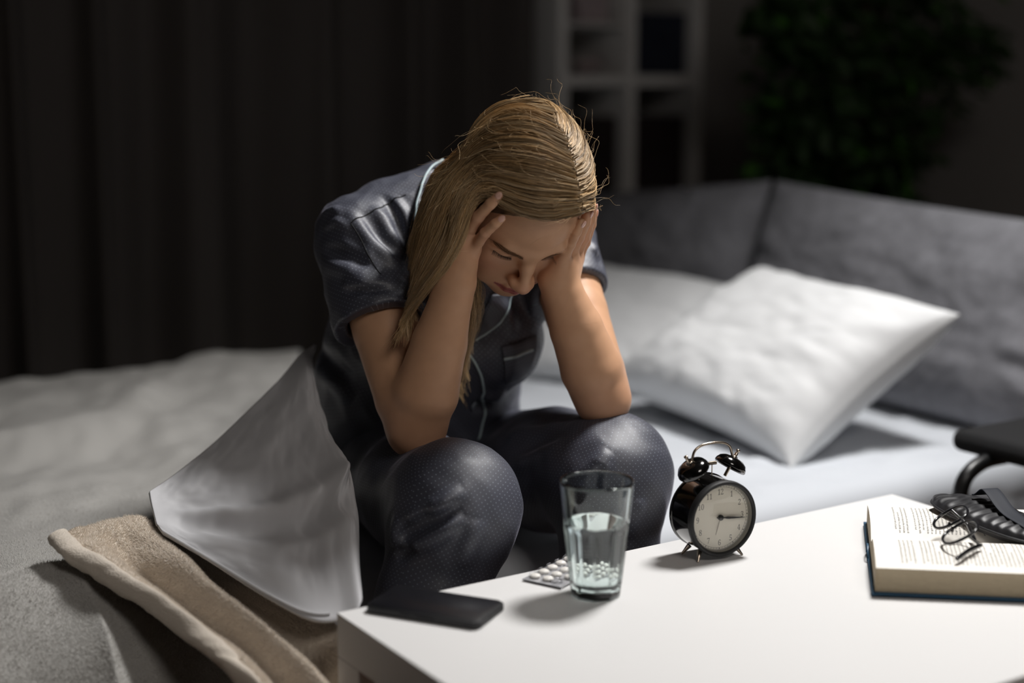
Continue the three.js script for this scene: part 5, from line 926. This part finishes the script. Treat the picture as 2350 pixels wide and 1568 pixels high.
// ---------------------------------------------------------------- what stands farther back
{ // weeping fig behind the head of the bed
  reseed(88);
  const p = thing('potted_fig_tree', 'tall leafy potted fig tree standing behind the grey cushions in the dark corner', 'plant', [2.95, 0, -2.82]);
  part('pot', lathe([[0, 0], [0.12, 0], [0.15, 0.26], [0.165, 0.27], [0.165, 0.30], [0.15, 0.30], [0.14, 0.27], [0, 0.27]], 40), std({ color: 0x4b4642, roughness: 0.7 }), p);
  part('soil', lathe([[0, 0.275], [0.142, 0.272]], 30), std({ color: 0x1b130d, roughness: 1 }), p);
  const stems = [], tips = [];
  for (let k = 0; k < 3; k++) { const a = k * 2.1, q = [[0.03 * Math.cos(a), 0.27, 0.03 * Math.sin(a)], [0.05 * Math.cos(a + 1), 0.6, 0.05 * Math.sin(a + 1)], [0.03 * Math.cos(a + 2), 1.0, 0.03 * Math.sin(a + 2)], [0.08 * Math.cos(a), 1.45, 0.08 * Math.sin(a)]]; stems.push(tube(q, 0.011, 40, 8)); }
  // clusters follow the two masses of foliage seen in the picture
  const blobs = [[[2.6671, 1.2039, -2.8413], 0.10], [[2.7911, 1.151, -2.8102], 0.14], [[2.9545, 1.1858, -2.7719], 0.15], [[3.1051, 1.1537, -2.7279], 0.13], [[3.1788, 1.1198, -2.673], 0.08], [[2.8357, 1.0299, -2.7557], 0.12], [[2.9976, 1.0409, -2.7135], 0.11], [[2.7306, 1.107, -2.8402], 0.07], [[2.722, 0.9199, -2.8064], 0.10], [[2.822, 0.8868, -2.7346], 0.13], [[2.953, 0.8736, -2.7072], 0.09], [[2.6784, 0.9529, -2.8417], 0.06], [[2.674, 0.8098, -2.8145], 0.09], [[2.7739, 0.7768, -2.7427], 0.13], [[2.9222, 0.7509, -2.7014], 0.09], [[2.8559, 1.3381, -2.8074], 0.18], [[3.0528, 1.3196, -2.7362], 0.16], [[2.8019, 0.6777, -2.7037], 0.12]];
  const twigs = [];
  for (const [c, r] of blobs) { const o = sub(c, [2.95, 0, -2.82]); twigs.push(tube([[0, Math.max(0.4, o[1] - 0.22), 0], [o[0] * 0.5, o[1] - 0.05, o[2] * 0.5], o], 0.004, 14, 6)); }
  part('trunk', merge([...stems]), M.bark, p); part('branches', merge(twigs), M.bark, p);
  const leafG = sheet((u, v) => { const w = 0.5 * Math.pow(Math.sin(Math.PI * Math.min(1, v * 0.97 + 0.015)), 0.8) * 0.42, x = (u - 0.5) * 2 * w; return [x, -0.10 * v * v + 0.16 * Math.abs(x), v]; }, 4, 7);
  const place = (o, s) => { const [c, r] = blobs[Math.floor(rnd() * blobs.length)], q = [gauss() * r, gauss() * r * 0.95, gauss() * r]; o.position.set(c[0] - 2.95 + q[0], c[1] + q[1], c[2] + 2.82 + q[2]); o.rotation.set(rr(0.2, 1.3), rr(0, 6.28), rr(-0.5, 0.5)); o.scale.setScalar(s); };
  for (let k = 0; k < 290; k++) { const l = part('leaf', leafG, rnd() < 0.5 ? M.leaf : M.leafDark, p); place(l, rr(0.055, 0.085)); }
  const inst = new THREE.InstancedMesh(leafG, M.leafDark, 1500), d = new THREE.Object3D();
  for (let k = 0; k < 1500; k++) { place(d, rr(0.05, 0.08)); d.updateMatrix(); inst.setMatrixAt(k, d.matrix); }
  inst.name = 'foliage'; inst.userData.kind = 'stuff'; inst.castShadow = inst.receiveShadow = true; p.add(inst);
}
{ // low seat with bent black legs at the right edge
  const s = thing('stool', 'low stool with a dark seat on bent black tube legs beside the table', 'stool');
  part('seat', slab(0.53, 0.036, 0.40, 2.15, 0.468, -1.39, 0.016, 4), std({ color: 0x111113, roughness: 0.95, bumpMap: rep(weaveBump, 6), bumpScale: 0.0006 }), s);
  const leg = (x, z, dx) => tube([[x - dx * 0.035, 0.006, z], [x - dx * 0.012, 0.25, z], [x, 0.38, z], [x + dx * 0.012, 0.425, z], [x + dx * 0.05, 0.446, z], [x + dx * 0.12, 0.449, z]], 0.0125, 50, 12);
  for (const [x, z, d] of [[1.826, -1.515, 1], [1.826, -1.27, 1], [2.44, -1.515, -1], [2.44, -1.27, -1]]) part('leg', leg(x, z, d), M.black, s);
}
renderer.render(scene, camera);
